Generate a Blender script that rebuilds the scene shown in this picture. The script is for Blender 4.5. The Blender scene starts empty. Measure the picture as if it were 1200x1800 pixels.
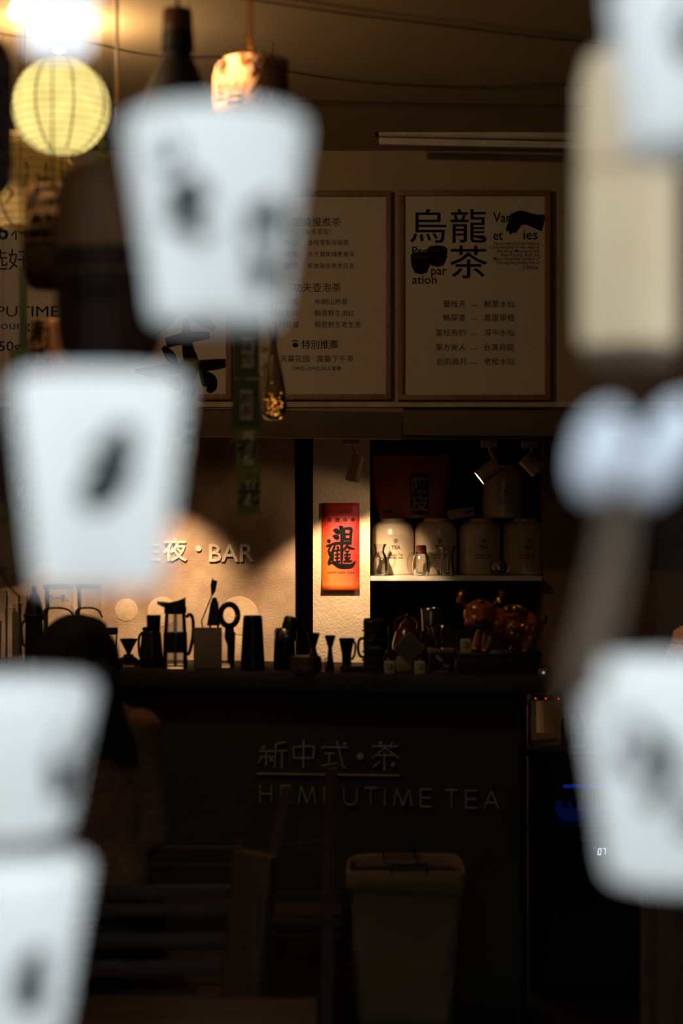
import bpy, bmesh, math, random
from mathutils import Vector, Matrix
random.seed(7)
sc = bpy.context.scene
C = sc.collection
# ------------------------------------------------------------------ camera, sky, exposure
F = 3084.0                                   # focal length in pixels of the 1200x1800 frame
CZ = 1.6                                     # eye height
cam = bpy.data.cameras.new('camera'); co = bpy.data.objects.new('camera', cam); C.objects.link(co)
co.location = (0, 0, CZ); co.rotation_euler = (math.pi/2, 0, 0)
cam.sensor_fit = 'VERTICAL'; cam.sensor_height = 36; cam.lens = F/1800*36
cam.clip_start = .05
cam.dof.use_dof = True; cam.dof.focus_distance = 6.9; cam.dof.aperture_fstop = 1.75
sc.camera = co
wd = bpy.data.worlds.new('sky'); sc.world = wd; wd.use_nodes = True
bg = wd.node_tree.nodes['Background']
bg.inputs[0].default_value = (.84, .94, 1.0, 1); bg.inputs[1].default_value = 4.1
sc.view_settings.view_transform = 'Standard'; sc.view_settings.look = 'None'
sc.view_settings.exposure = 0; sc.view_settings.gamma = 1; sc.view_settings.use_curve_mapping = False
try:
    sc.cycles.max_bounces = 8; sc.cycles.transparent_max_bounces = 16
    sc.cycles.sample_clamp_indirect = 4; sc.cycles.caustics_reflective = False; sc.cycles.caustics_refractive = False
except Exception: pass
WARM = (1.0, .62, .30)
def W(px, py, Y): return Vector(((px-600)/F*Y, Y, CZ-(py-900)/F*Y))
def S(n, Y): return n/F*Y
def spot(name, loc, aim, e, ang, blend=.35, col=WARM, r=.015):
    l = bpy.data.lights.new(name, 'SPOT'); l.energy = e; l.spot_size = math.radians(ang); l.spot_blend = blend
    l.color = col; l.shadow_soft_size = r
    o = bpy.data.objects.new(name, l); C.objects.link(o); o.location = loc
    o.rotation_euler = (Vector(aim)-Vector(loc)).to_track_quat('-Z', 'Y').to_euler(); return o
def bulb(name, loc, e, r=.03, col=WARM):
    l = bpy.data.lights.new(name, 'POINT'); l.energy = e; l.color = col; l.shadow_soft_size = r
    o = bpy.data.objects.new(name, l); C.objects.link(o); o.location = loc; return o
SPOTC = (1.0, .70, .42)
spot('track_spot_canisters', W(622, 852, 6.95), W(690, 985, 7.5), 17, 32, .7, SPOTC)
spot('track_spot_pillar', W(619, 852, 6.95), W(612, 1125, 7.36), 42, 82, .45, SPOTC)
spot('track_spot_bar_wall', W(285, 800, 6.85), W(240, 1165, 7.4), 72, 80, .75, SPOTC)
spot('track_spot_left', W(832, 845, 6.9), W(520, 1000, 7.35), 5, 60, .5, SPOTC)
bulb('pendant_light_back', W(104, 84, 4.78), 14, .03, (1, .67, .36))
bulb('pendant_light_front', W(22, -6, 3.5), 3.0, .015)
spot('added_spot_lantern', (-.62, 3.62, 2.86), W(428, 160, 4.0), 110, 17, .5)  # added spot without a lamp body, brightens the fishnet barrel lantern
bulb('lantern_light', W(104, 185, 4.2), 1.4, .07, (1, .88, .64))
bulb('added_cup_light', W(100, 40, 1.7), .2, .02, (.86, .92, 1))  # added inside the top left cup to overexpose it
# ------------------------------------------------------------------ materials
def lin(c):
    return tuple(((v/255)/12.92 if v/255 <= .04045 else (((v/255)+.055)/1.055)**2.4) for v in c) + (1,)
MATS = {}
def mat(name, col, rough=.6, metal=0, col2=None, scale=20, bump=0, bscale=None, stretch=None, emis=0, trans=0, thick=None, coat=0):
    if name in MATS: return MATS[name]
    m = bpy.data.materials.new(name); m.use_nodes = True; MATS[name] = m
    nt = m.node_tree; b = nt.nodes['Principled BSDF']
    b.inputs['Base Color'].default_value = lin(col); b.inputs['Roughness'].default_value = rough
    b.inputs['Metallic'].default_value = metal
    if 'ink' in name or 'print' in name: b.inputs['Specular IOR Level'].default_value = .05
    if coat: b.inputs['Coat Weight'].default_value = coat
    tc = nt.nodes.new('ShaderNodeTexCoord'); mp = nt.nodes.new('ShaderNodeMapping')
    nt.links.new(tc.outputs['Object'], mp.inputs[0])
    if stretch: mp.inputs['Scale'].default_value = stretch
    nz = nt.nodes.new('ShaderNodeTexNoise'); nz.inputs['Scale'].default_value = scale; nz.inputs['Detail'].default_value = 6
    nt.links.new(mp.outputs[0], nz.inputs[0])
    rp = nt.nodes.new('ShaderNodeValToRGB'); rp.color_ramp.elements[0].position = .3; rp.color_ramp.elements[1].position = .7
    c2 = col2 or tuple(v*.86 for v in col)
    rp.color_ramp.elements[0].color = lin(c2); rp.color_ramp.elements[1].color = lin(col)
    nt.links.new(nz.outputs[0], rp.inputs[0]); nt.links.new(rp.outputs[0], b.inputs['Base Color'])
    if bump:
        bp = nt.nodes.new('ShaderNodeBump'); bp.inputs['Strength'].default_value = bump; bp.inputs['Distance'].default_value = .01
        n2 = nt.nodes.new('ShaderNodeTexNoise'); n2.inputs['Scale'].default_value = bscale or scale*3; n2.inputs['Detail'].default_value = 5
        nt.links.new(mp.outputs[0], n2.inputs[0]); nt.links.new(n2.outputs[0], bp.inputs['Height'])
        nt.links.new(bp.outputs[0], b.inputs['Normal'])
    if emis:
        b.inputs['Emission Color'].default_value = lin(col); b.inputs['Emission Strength'].default_value = emis
    if trans:
        tr = nt.nodes.new('ShaderNodeBsdfTranslucent'); nt.links.new(rp.outputs[0], tr.inputs[0])
        mx = nt.nodes.new('ShaderNodeMixShader'); mx.inputs[0].default_value = trans
        nt.links.new(b.outputs[0], mx.inputs[1]); nt.links.new(tr.outputs[0], mx.inputs[2])
        nt.links.new(mx.outputs[0], nt.nodes['Material Output'].inputs[0])
    return m
def glass(name, tint=(1, 1, 1), k=1.45, base=.06):
    if name in MATS: return MATS[name]
    m = bpy.data.materials.new(name); m.use_nodes = True; MATS[name] = m; nt = m.node_tree; nt.nodes.clear()
    o = nt.nodes.new('ShaderNodeOutputMaterial'); t = nt.nodes.new('ShaderNodeBsdfTransparent'); t.inputs[0].default_value = (*tint, 1)
    g = nt.nodes.new('ShaderNodeBsdfGlossy'); g.inputs['Roughness'].default_value = .03
    f = nt.nodes.new('ShaderNodeFresnel'); f.inputs[0].default_value = k
    nz = nt.nodes.new('ShaderNodeTexNoise'); nz.inputs['Scale'].default_value = 25
    bp = nt.nodes.new('ShaderNodeBump'); bp.inputs['Strength'].default_value = .06; nt.links.new(nz.outputs[0], bp.inputs['Height'])
    nt.links.new(bp.outputs[0], g.inputs['Normal']); nt.links.new(bp.outputs[0], f.inputs['Normal'])
    ad = nt.nodes.new('ShaderNodeMath'); ad.operation = 'ADD'; ad.inputs[1].default_value = base; ad.use_clamp = True
    nt.links.new(f.outputs[0], ad.inputs[0])
    mx = nt.nodes.new('ShaderNodeMixShader'); nt.links.new(ad.outputs[0], mx.inputs[0])
    nt.links.new(t.outputs[0], mx.inputs[1]); nt.links.new(g.outputs[0], mx.inputs[2]); nt.links.new(mx.outputs[0], o.inputs[0])
    return m
def emit(name, col, e):
    if name in MATS: return MATS[name]
    m = bpy.data.materials.new(name); m.use_nodes = True; MATS[name] = m; nt = m.node_tree
    b = nt.nodes['Principled BSDF']; b.inputs['Base Color'].default_value = lin(col)
    b.inputs['Emission Color'].default_value = lin(col); b.inputs['Emission Strength'].default_value = e; return m
INK = mat('ink', (20, 20, 20), .8); BLACK = mat('black_plastic', (14, 14, 14), .35); MATTE = mat('matt_black', (16, 15, 14), .8)
CUPW = mat('white_paper', (232, 232, 230), .7, trans=.22, col2=(224, 225, 224), scale=6)
PAPER = mat('poster_paper', (188, 176, 158), .8, col2=(182, 170, 152)); PRINT = mat('poster_print', (22, 24, 26), .8)
OAK = mat('oak_frame', (142, 100, 62), .5, col2=(110, 74, 44), scale=14, stretch=(8, 8, 1))
WALLW = mat('cream_wall', (168, 148, 120), .9, col2=(156, 136, 108), scale=3, bump=.1, bscale=80)
CEIL = mat('ceiling_paint', (196, 172, 134), .9, col2=(184, 160, 122), scale=2)
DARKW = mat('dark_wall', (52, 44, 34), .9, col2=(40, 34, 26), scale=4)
CONC = mat('bar_plaster', (194, 164, 132), .85, col2=(124, 96, 72), scale=4.5, bump=.4, bscale=170)
PILL = mat('pillar_plaster', (206, 184, 154), .85, col2=(192, 168, 138), scale=9, bump=.45, bscale=110)
PATCH = mat('patch_plaster', (196, 166, 132), .8, col2=(178, 148, 116), scale=30, bump=.2)
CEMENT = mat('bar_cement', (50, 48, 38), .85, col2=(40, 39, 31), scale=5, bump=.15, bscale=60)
CTOP = mat('counter_wood', (46, 32, 20), .55, col2=(30, 21, 13), scale=9, stretch=(1, 8, 8))
BEAM = mat('beam_board', (88, 70, 52), .7, col2=(76, 60, 44), scale=5, stretch=(1, 6, 6))
WOOD = mat('chair_wood', (74, 50, 30), .6, col2=(52, 34, 20), scale=9, stretch=(1, 9, 9))
WOODV = mat('chair_wood_upright', (84, 58, 36), .6, col2=(58, 38, 22), scale=9, stretch=(9, 9, 1))
STEEL = mat('brushed_steel', (150, 145, 138), .25, 1, stretch=(1, 1, 20)); DSTEEL = mat('dark_steel', (44, 42, 40), .28, 1)
LETT = mat('letter_white', (216, 196, 170), .5); SILV = mat('sign_steel', (190, 186, 166), .4, .35)
GOLD = mat('gold_glaze', (206, 150, 50), .16, 1, scale=40); ORG = mat('orange_glaze', (150, 72, 18), .22, coat=.6, col2=(132, 60, 14))
GLASS = glass('clear_glass', base=.09); TGLASS = glass('tinted_glass', (.55, .6, .55)); SMOKE = glass('smoked_glass', (.34, .30, .26))
CERAM = mat('cream_ceramic', (206, 186, 158), .3, coat=.4, col2=(200, 180, 152)); CORK = mat('cork', (128, 70, 36), .9, col2=(100, 52, 26), scale=90)
WHITEP = mat('white_lacquer', (208, 196, 178), .5); ROPE = mat('rope', (150, 118, 74), .8, scale=120)
CORD = mat('black_cord', (30, 26, 22), .8); CABLE = mat('ceiling_cable', (60, 46, 30), .8)
GREEN = mat('bamboo_green', (116, 128, 50), .7, col2=(92, 106, 38), scale=10, stretch=(6, 6, 1)); OLIVE = mat('bamboo_olive', (150, 144, 66), .7, col2=(128, 124, 52), scale=10)
GREEN2 = mat('bamboo_dark_green', (60, 76, 34), .7, col2=(48, 62, 28), scale=10, stretch=(6, 6, 1))
LABEL = mat('label_paper', (186, 180, 160), .8); TANP = mat('tan_paper', (168, 132, 94), .8, trans=.1)
def glow(name, col, e):
    if name in MATS: return MATS[name]
    m = bpy.data.materials.new(name); m.use_nodes = True; MATS[name] = m; nt = m.node_tree; nt.nodes.clear()
    o = nt.nodes.new('ShaderNodeOutputMaterial'); t = nt.nodes.new('ShaderNodeBsdfTransparent'); g = nt.nodes.new('ShaderNodeEmission')
    g.inputs[0].default_value = lin(col); g.inputs[1].default_value = e; a = nt.nodes.new('ShaderNodeAddShader')
    nt.links.new(t.outputs[0], a.inputs[0]); nt.links.new(g.outputs[0], a.inputs[1]); nt.links.new(a.outputs[0], o.inputs[0]); return m
# ------------------------------------------------------------------ builders
class MB:
    def __init__(s): s.bm = bmesh.new()
    def mesh(s, vs, fs):
        b = [s.bm.verts.new(v) for v in vs]
        for f in fs:
            try: s.bm.faces.new([b[i] for i in f])
            except ValueError: pass
        return s
    def box(s, c, d, M=None, bev=0):
        r = bmesh.ops.create_cube(s.bm, size=1)['verts']
        for v in r:
            p = Vector((v.co.x*d[0], v.co.y*d[1], v.co.z*d[2]))
            v.co = (M @ p if M else p) + Vector(c)
        if bev:
            es = list({e for v in r for e in v.link_edges})
            bmesh.ops.bevel(s.bm, geom=es, offset=bev, segments=2, affect='EDGES', profile=.6)
        return s
    def lathe(s, prof, n=32, c=(0, 0, 0), M=None, sx=1, sy=1):
        c = Vector(c); rings = []
        for r, z in prof:
            if abs(r) < 1e-6:
                p = Vector((0, 0, z)); rings.append([s.bm.verts.new((M @ p if M else p)+c)])
            else:
                row = []
                for k in range(n):
                    a = 2*math.pi*k/n; p = Vector((r*sx*math.cos(a), r*sy*math.sin(a), z))
                    row.append(s.bm.verts.new((M @ p if M else p)+c))
                rings.append(row)
        for A, B in zip(rings, rings[1:]):
            if len(A) == 1 and len(B) == 1: continue
            for k in range(n):
                q = [A[0]] if len(A) == 1 else [A[k], A[(k+1) % n]]
                q += [B[0]] if len(B) == 1 else [B[(k+1) % n], B[k]]
                s.bm.faces.new(q)
        return s
    def tube(s, pts, r, n=8, closed=False, sm=True):
        pts = [Vector(p) for p in pts]; N = len(pts); rs = r if isinstance(r, (list, tuple)) else [r]*N
        if sm and not closed and 3 <= N <= 9:                     # round the bends
            P, Q, K = [], [], 4
            for i in range(N-1):
                a, b, c, e = pts[max(i-1, 0)], pts[i], pts[i+1], pts[min(i+2, N-1)]
                for k in range(K):
                    t = k/K; P.append(.5*((2*b)+(c-a)*t+(2*a-5*b+4*c-e)*t*t+(3*b-a-3*c+e)*t**3)); Q.append(rs[i]+(rs[i+1]-rs[i])*t)
            pts, rs = P+[pts[-1]], Q+[rs[-1]]; N = len(pts)
        rows = []; up = None
        for i, p in enumerate(pts):
            a = pts[i-1] if (i or closed) else p; b = pts[(i+1) % N] if (i < N-1 or closed) else p
            t = (b-a); t = t.normalized() if t.length > 1e-9 else Vector((0, 0, 1))
            if up is None: up = t.orthogonal().normalized()
            up = (up - t*up.dot(t)); up = up.normalized() if up.length > 1e-6 else t.orthogonal().normalized()
            v = t.cross(up)
            rows.append([s.bm.verts.new(p+(up*math.cos(2*math.pi*k/n)+v*math.sin(2*math.pi*k/n))*rs[i]) for k in range(n)])
        prs = list(zip(rows, rows[1:])) + ([(rows[-1], rows[0])] if closed else [])
        for A, B in prs:
            for k in range(n): s.bm.faces.new([A[k], A[(k+1) % n], B[(k+1) % n], B[k]])
        if not closed: s.bm.faces.new(rows[0][::-1]); s.bm.faces.new(rows[-1])
        return s
    def ball(s, c, r, u=20, v=12, M=None):
        r = (r, r, r) if not isinstance(r, (tuple, list)) else r
        vs = bmesh.ops.create_uvsphere(s.bm, u_segments=u, v_segments=v, radius=1)['verts']
        for q in vs:
            p = Vector((q.co.x*r[0], q.co.y*r[1], q.co.z*r[2])); q.co = (M @ p if M else p)+Vector(c)
        return s
    def prism(s, pts, fn, d0, d1):
        """outline in (u,v), mapped by fn(u,v,d); d grows towards the viewer"""
        A = [s.bm.verts.new(fn(u, v, d1)) for u, v in pts]; B = [s.bm.verts.new(fn(u, v, d0)) for u, v in pts]
        s.bm.faces.new(A); s.bm.faces.new(B[::-1]); n = len(pts)
        for k in range(n): s.bm.faces.new([A[k], B[k], B[(k+1) % n], A[(k+1) % n]])
        return s
    def stroke(s, pts, fn, d=.0006, d0=None, n=5):
        """brush stroke: (u,v,half width) control points, smoothed, as a ribbon (a solid if d0 is given)"""
        P = [Vector(p) for p in pts]; Q = []
        for i in range(len(P)-1):
            a = P[max(i-1, 0)]; b = P[i]; c = P[i+1]; e = P[min(i+2, len(P)-1)]
            for k in range(n):
                t = k/n
                Q.append(.5*((2*b)+(c-a)*t+(2*a-5*b+4*c-e)*t*t+(3*b-a-3*c+e)*t**3))
        Q.append(P[-1]); L = []; R = []
        for i, q in enumerate(Q):
            a = Q[max(i-1, 0)]; b = Q[min(i+1, len(Q)-1)]; t = Vector((b.x-a.x, b.y-a.y)); t = t.normalized() if t.length else Vector((1, 0))
            nn = Vector((-t.y, t.x)); L.append((q.x+nn.x*q.z, q.y+nn.y*q.z)); R.append((q.x-nn.x*q.z, q.y-nn.y*q.z))
        def lay(D): return [s.bm.verts.new(fn(u, v, D)) for u, v in L], [s.bm.verts.new(fn(u, v, D)) for u, v in R]
        l, r = lay(d)
        for k in range(len(l)-1): s.bm.faces.new([l[k], l[k+1], r[k+1], r[k]])
        if d0 is not None:
            l2, r2 = lay(d0)
            for k in range(len(l)-1):
                s.bm.faces.new([l[k], l2[k], l2[k+1], l[k+1]]); s.bm.faces.new([r[k+1], r2[k+1], r2[k], r[k]])
            s.bm.faces.new([l[0], r[0], r2[0], l2[0]]); s.bm.faces.new([r[-1], l[-1], l2[-1], r2[-1]])
        return s
    def dot(s, u, v, r, fn, d=.0006, d0=None, n=14, ry=None):
        pts = [(u+r*math.cos(2*math.pi*k/n), v+(ry or r)*math.sin(2*math.pi*k/n)) for k in range(n)]
        if d0 is None: s.bm.faces.new([s.bm.verts.new(fn(a, b, d)) for a, b in pts])
        else: s.prism(pts, fn, d0, d)
        return s
    def text(s, st, x, y, em, fn, d=.0006, al='C', bold=0, shear=0, w=None, vert=False, ext=0, ang=0, thick=.012):
        if vert:
            for k, ch in enumerate(st): s.text(ch, x, y+(k-(len(st)-1)/2)*em*1.04, em, fn, d, 'C', bold, shear)
            return s
        vs, fs, x0, x1 = glyphs(st, bold, shear, ext); kx = (w/(x1-x0)) if w else em
        ox = {'C': -(x0+x1)/2, 'L': -x0, 'R': -x1}[al]; ca, sa = math.cos(ang), math.sin(ang)
        def m(v):
            a, b = (v[0]+ox)*kx, -(v[1]-.38)*em
            return fn(x+a*ca-b*sa, y+a*sa+b*ca, d+((v[2]+ext)/(2*ext)*thick if ext else 0))
        return s.mesh([m(v) for v in vs], fs)
    def build(s, name, m, parent=None, smooth=True, label=None, ang=.6):
        bmesh.ops.recalc_face_normals(s.bm, faces=s.bm.faces)
        me = bpy.data.meshes.new(name); s.bm.to_mesh(me); s.bm.free()
        return link(name, me, m, parent, smooth, label, ang)
def link(name, me, m, parent=None, smooth=True, label=None, ang=.6):
    if m: me.materials.append(m)
    if smooth:
        me.polygons.foreach_set('use_smooth', [True]*len(me.polygons))
        try: me.set_sharp_from_angle(angle=ang)
        except Exception: pass
    o = bpy.data.objects.new(name, me); C.objects.link(o)
    if parent: o.parent = parent.e if isinstance(parent, T) else parent
    if label: o['label'] = label
    return o
GC = {}
def glyphs(st, bold, shear, ext):
    k = (st, bold, shear, ext)
    if k not in GC:
        c = bpy.data.curves.new('t', 'FONT'); c.body = st; c.size = 1; c.resolution_u = 2; c.offset = bold; c.shear = shear; c.extrude = ext
        o = bpy.data.objects.new('t', c); m = bpy.data.meshes.new_from_object(o)
        vs = [tuple(v.co) for v in m.vertices]; fs = [tuple(p.vertices) for p in m.polygons]
        xs = [v[0] for v in vs] or [0, 1]; GC[k] = (vs, fs, min(xs), max(xs))
        bpy.data.objects.remove(o); bpy.data.curves.remove(c); bpy.data.meshes.remove(m)
    return GC[k]
def tag(o, label, cat=None, group=None):
    o['label'] = label
    if cat: o['category'] = cat
    if group: o['group'] = group
    return o
class T:
    """a thing: an Empty at its base (seen at cx, by, at distance Y); parts are built in its own coordinates"""
    def __init__(s, name, label, cat, cx, by, Y, group=None, loc=None, rz=0):
        s.e = bpy.data.objects.new(name, None); C.objects.link(s.e); s.e.empty_display_size = .05
        s.cx, s.by, s.Y, s.s = cx, by, Y, Y/F; s.loc = Vector(loc) if loc else W(cx, by, Y); s.e.location = s.loc
        s.e.rotation_euler.z = rz; tag(s.e, label, cat, group)
    def p(s, px, py, d=0): return Vector(((px-s.cx)*s.s, -d, (s.by-py)*s.s))     # d: metres towards the viewer
    def cyl(s, R, cx=None, out=.0008):
        cx = s.cx if cx is None else cx
        def fn(u, v, d):
            z = (s.by-v)*s.s; r = R(z) if callable(R) else R; a = (u-cx)*s.s/r; r += out+d
            return Vector(((cx-s.cx)*s.s+r*math.sin(a), -r*math.cos(a), z))
        return fn
    def lathe(s, name, prof, m, cx=None, d=0, n=32, label=None, sy=1, parent=None, tilt=None):
        c = s.p(s.cx if cx is None else cx, s.by, d)
        pr = [(hw*s.s, (s.by-py)*s.s) for hw, py in prof]
        return MB().lathe(pr, n, c, None, 1, sy).build(name, m, parent or s, label=label)
    def box(s, name, x0, x1, y0, y1, depth, m, d=0, bev=0, label=None, M=None, parent=None):
        c = s.p((x0+x1)/2, (y0+y1)/2, d)
        return MB().box(c, ((x1-x0)*s.s, depth, (y1-y0)*s.s), M, bev).build(name, m, parent or s, smooth=bool(bev), label=label)
    def tube(s, name, pts, r, m, n=8, closed=False, label=None, parent=None, sm=True):
        rr = [q*s.s for q in r] if isinstance(r, (list, tuple)) else r*s.s
        return MB().tube([s.p(*q) for q in pts], rr, n, closed, sm).build(name, m, parent or s, label=label)
def struct(name, m, boxes, label=None):
    b = MB()
    for c0, c1 in boxes:
        c0, c1 = Vector(c0), Vector(c1); b.box((c0+c1)/2, (abs(c1.x-c0.x), abs(c1.y-c0.y), abs(c1.z-c0.z)))
    o = b.build(name, m, None, smooth=False); o['kind'] = 'structure'
    if label: o['label'] = label
    return o
DG = bpy.context.evaluated_depsgraph_get
def blob(shapes, voxel, smooth=4):
    """one continuous skin over tapered limbs [(p0,r0,p1,r1)] and ellipsoids [(c,(rx,ry,rz))]"""
    bm = bmesh.new()
    for q in shapes:
        if len(q) == 2 or len(q) == 3:
            t = MB(); t.ball(q[0], q[1], 18, 12, q[2] if len(q) == 3 else None)
        else:
            t = MB(); t.ball(q[0], q[1], 14, 10); t.ball(q[2], q[3], 14, 10)
            r = bmesh.ops.convex_hull(t.bm, input=t.bm.verts)
            bmesh.ops.delete(t.bm, geom=list({g for g in r['geom_interior']+r['geom_unused'] if isinstance(g, bmesh.types.BMVert)}), context='VERTS')
        me = bpy.data.meshes.new('t'); t.bm.to_mesh(me); t.bm.free(); bm.from_mesh(me); bpy.data.meshes.remove(me)
    me = bpy.data.meshes.new('t'); bm.to_mesh(me); bm.free()
    o = bpy.data.objects.new('t', me); C.objects.link(o)
    a = o.modifiers.new('r', 'REMESH'); a.mode = 'VOXEL'; a.voxel_size = voxel
    if smooth: b = o.modifiers.new('s', 'SMOOTH'); b.factor = .5; b.iterations = smooth
    out = bpy.data.meshes.new_from_object(o.evaluated_get(DG())); bpy.data.objects.remove(o); return out
# ------------------------------------------------------------------ the setting
YB = 6.5; CEILZ = CZ+(900-265)/F*YB
struct('floor', mat('floor_cement', (44, 38, 30), .6), [((-2.4, 1.9, -.06), (2.4, 8.0, 0))])
struct('pavement', mat('pavement_stone', (88, 86, 82), .85, scale=6), [((-9, -7, -.12), (9, 1.9, -.01))])
struct('wall_sky_blocker', mat('sky_blocker_grey', (84, 80, 76), .9), [((-9, -7.2, -.1), (9, -7, 5.4))])  # unseen wall added behind the camera to block the low sky
struct('ceiling', CEIL, [((-2.4, 1.9, CEILZ), (2.4, 8.0, CEILZ+.08))])
struct('wall_left', WALLW, [((-2.4, 1.9, 0), (-2.3, 8.0, CEILZ))])
struct('wall_right', DARKW, [((2.3, 1.9, 0), (2.4, 8.0, CEILZ))])
struct('wall_front', mat('facade_plaster', (120, 116, 108), .9), [((-2.4, 1.9, 0), (-.62, 2.02, CEILZ)), ((.62, 1.9, 0), (2.4, 2.02, CEILZ)),
       ((-.62, 1.9, 2.3), (.62, 2.02, CEILZ)), ((-.62, 1.9, 0), (.62, 2.02, .98))])
struct('trim_1', OAK, [((-.68, 1.88, .94), (.68, 2.04, .98)), ((-.68, 1.88, 2.3), (.68, 2.04, 2.35)), ((-.68, 1.88, .98), (-.62, 2.04, 2.3)), ((.62, 1.88, .98), (.68, 2.04, 2.3))])
struct('canopy', mat('canopy_wood', (120, 92, 60), .7, scale=9), [((-2.4, .88, 2.45), (2.4, 1.9, 2.5))])
zl = W(0, 716, YB).z
struct('wall_upper', WALLW, [((-2.3, YB, zl), (2.3, 8.0, CEILZ))])
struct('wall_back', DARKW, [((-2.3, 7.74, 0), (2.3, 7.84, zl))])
wb = struct('wall_bar', CONC, [((-2.3, 7.4, 0), (W(518, 0, 7.4).x, 7.74, zl))])
struct('pillar', PILL, [((W(550, 0, 7.35).x, 7.35, 0), (W(650, 0, 7.35).x, 7.74, zl))])
struct('wall_side', mat('brown_wall', (150, 120, 80), .9, col2=(126, 100, 66), scale=4), [((W(955, 0, 7.46).x, 7.46, 0), (2.3, 7.74, zl))])
def patch(px, py, r):
    o = MB().lathe([(S(r, 7.4), 0), (S(r, 7.4), .0015), (S(r*.9, 7.4), .003), (0, .003)], 40, W(px, py, 7.4), Matrix.Rotation(math.pi/2, 3, 'X')).build('plaster_patch', PATCH, wb)
patch(222, 1072, 20); patch(420, 1082, 34); patch(285, 1075, 26)
# the beam under the poster wall: two boards with an open joint
for i, (x0, x1) in enumerate(((-2.2, W(707, 0, YB).x), (W(708.5, 0, YB).x, 2.2))):
    z0, z1 = W(0, 766, YB).z, W(0, 718, YB).z
    o = MB().box(((x0+x1)/2, YB+.035, (z0+z1)/2-.006*((x0+x1)/2)), (x1-x0, .05, z1-z0), Matrix.Rotation(math.radians(.9), 3, 'Y'), .002).build('trim_%d' % (i+2), BEAM)
    o['kind'] = 'structure'
o = MB().box((0, YB-.006, W(0, 711, YB).z), (4.4, .012, S(9, YB))).build('trim_4', mat('ledge_paint', (190, 172, 142), .7), smooth=False); o['kind'] = 'structure'
# ------------------------------------------------------------------ bar counter with its steel sign
BL, BR = W(190, 1178, .5*F/278), W(960, 1190, .5*F/290)
BA = math.atan2(BR.y-BL.y, BR.x-BL.x); BD = Vector((math.cos(BA), math.sin(BA), 0)); BN = Vector((BD.y, -BD.x, 0))  # BN to the viewer
bar = T('bar_counter', 'long cement-fronted bar counter with a dark wooden top', 'bar counter', 0, 0, 5, loc=(BR.x, BR.y, 0), rz=BA)
LB = 2.1
def rayplane(px, py, off):                    # point of the counter front (off metres behind the top's edge) seen at px, py
    d = Vector(((px-600)/F, 1, -(py-900)/F)); o = Vector((0, 0, CZ)); p0 = Vector((BR.x, BR.y, 0))-BN*off
    return o+d*((p0-o).dot(BN)/d.dot(BN))
def blx(px, off): return (rayplane(px, 1300, off)-bar.loc).dot(BD)
xr = blx(920, .05)
MB().box((-LB/2, .21, 1.073), (LB, .42, .054), None, .006).build('counter_top', CTOP, bar)
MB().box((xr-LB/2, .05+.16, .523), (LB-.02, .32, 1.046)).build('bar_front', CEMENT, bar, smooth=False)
MB().box((xr-LB/2, .062, .04), (LB-.03, .03, .08)).build('kick_board', MATTE, bar, smooth=False)
sign = T('bar_sign', 'thin steel line lettering fixed on the dark bar front', 'sign', 0, 0, 5, loc=rayplane(578, 1360, .05), rz=BA)
def sg(u, v, d): return Matrix.Rotation(-BA, 3, 'Z') @ (rayplane(400+u/2, 1160+v/2, .05)+BN*d-sign.loc)
def sgpart(name, lines, dots=(), w=2.3):
    b = MB()
    for l in lines:
        for a, c in zip(l, l[1:]): b.stroke([(*a, w), (*c, w)], sg, .006, .0, 1)
    for u, v, r in dots: b.dot(u, v, r, sg, .006, .0)
    b.build(name, SILV, sign, smooth=False)
sgpart('character', [[(110, 320), (165, 320)], [(112, 340), (162, 340)], [(137, 320), (137, 372)], [(120, 345), (108, 362)], [(205, 288), (172, 294), (165, 378)], [(175, 320), (210, 318)], [(192, 318), (192, 380)]], [(126, 308, 6), (154, 351, 6)])
sgpart('character', [[(232, 305), (305, 303), (302, 345), (234, 345), (232, 305)], [(268, 280), (267, 380)]])
sgpart('character', [[(330, 307), (425, 307)], [(384, 283), (408, 380), (417, 378)], [(340, 328), (375, 328)], [(358, 328), (357, 362)], [(328, 372), (384, 362)]], [(413, 294, 6)])
sgpart('dot', [], [(466, 339, 12)])
sgpart('character', [[(510, 303), (602, 303)], [(578, 288), (572, 310)], [(507, 345), (553, 308), (602, 345)], [(525, 335), (583, 335)], [(552, 325), (552, 388)], [(535, 358), (513, 375)]], [(538, 292, 6), (582, 367, 7)])
sgpart('underline', [[(105, 399), (605, 406)]], w=2.6)
def base(u): return 500+(u-115)*.0262
def letter(ch, u0, u1):
    y1, y2 = base(u0), base(u1); h = 61; m = (u0+u1)/2; ym = base(m)
    L = {'H': [[(u0, y1-h), (u0, y1)], [(u1, y2-h), (u1, y2)], [(u0, y1-h/2), (u1, y2-h/2)]],
         'E': [[(u1, y2-h), (u0, y1-h), (u0, y1), (u1, y2)], [(u0, y1-h/2), (u1-4, y2-h/2)]],
         'M': [[(u0, y1), (u0+10, y1-h), (m, ym), (u1-10, y2-h), (u1, y2)]],
         'P': [[(u0, y1), (u0, y1-h), (u1-6, y2-h), (u1, y2-h*.85), (u1, y2-h*.6), (u1-6, y2-h*.45), (u0, y1-h*.45)]],
         'U': [[(u0, y1-h), (u0, y1-14), (u0+8, y1-3), (m, ym), (u1-8, y2-3), (u1, y2-14), (u1, y2-h)]],
         'T': [[(u0, y1-h), (u1, y2-h)], [(m, ym-h), (m, ym)]], 'I': [[(m, ym-h), (m, ym)]],
         'A': [[(u0, y1), (m, ym-h), (u1, y2)], [(u0+8, y1-h*.33), (u1-8, y2-h*.33)]]}[ch]
    sgpart('letter', L, w=1.9)
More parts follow.
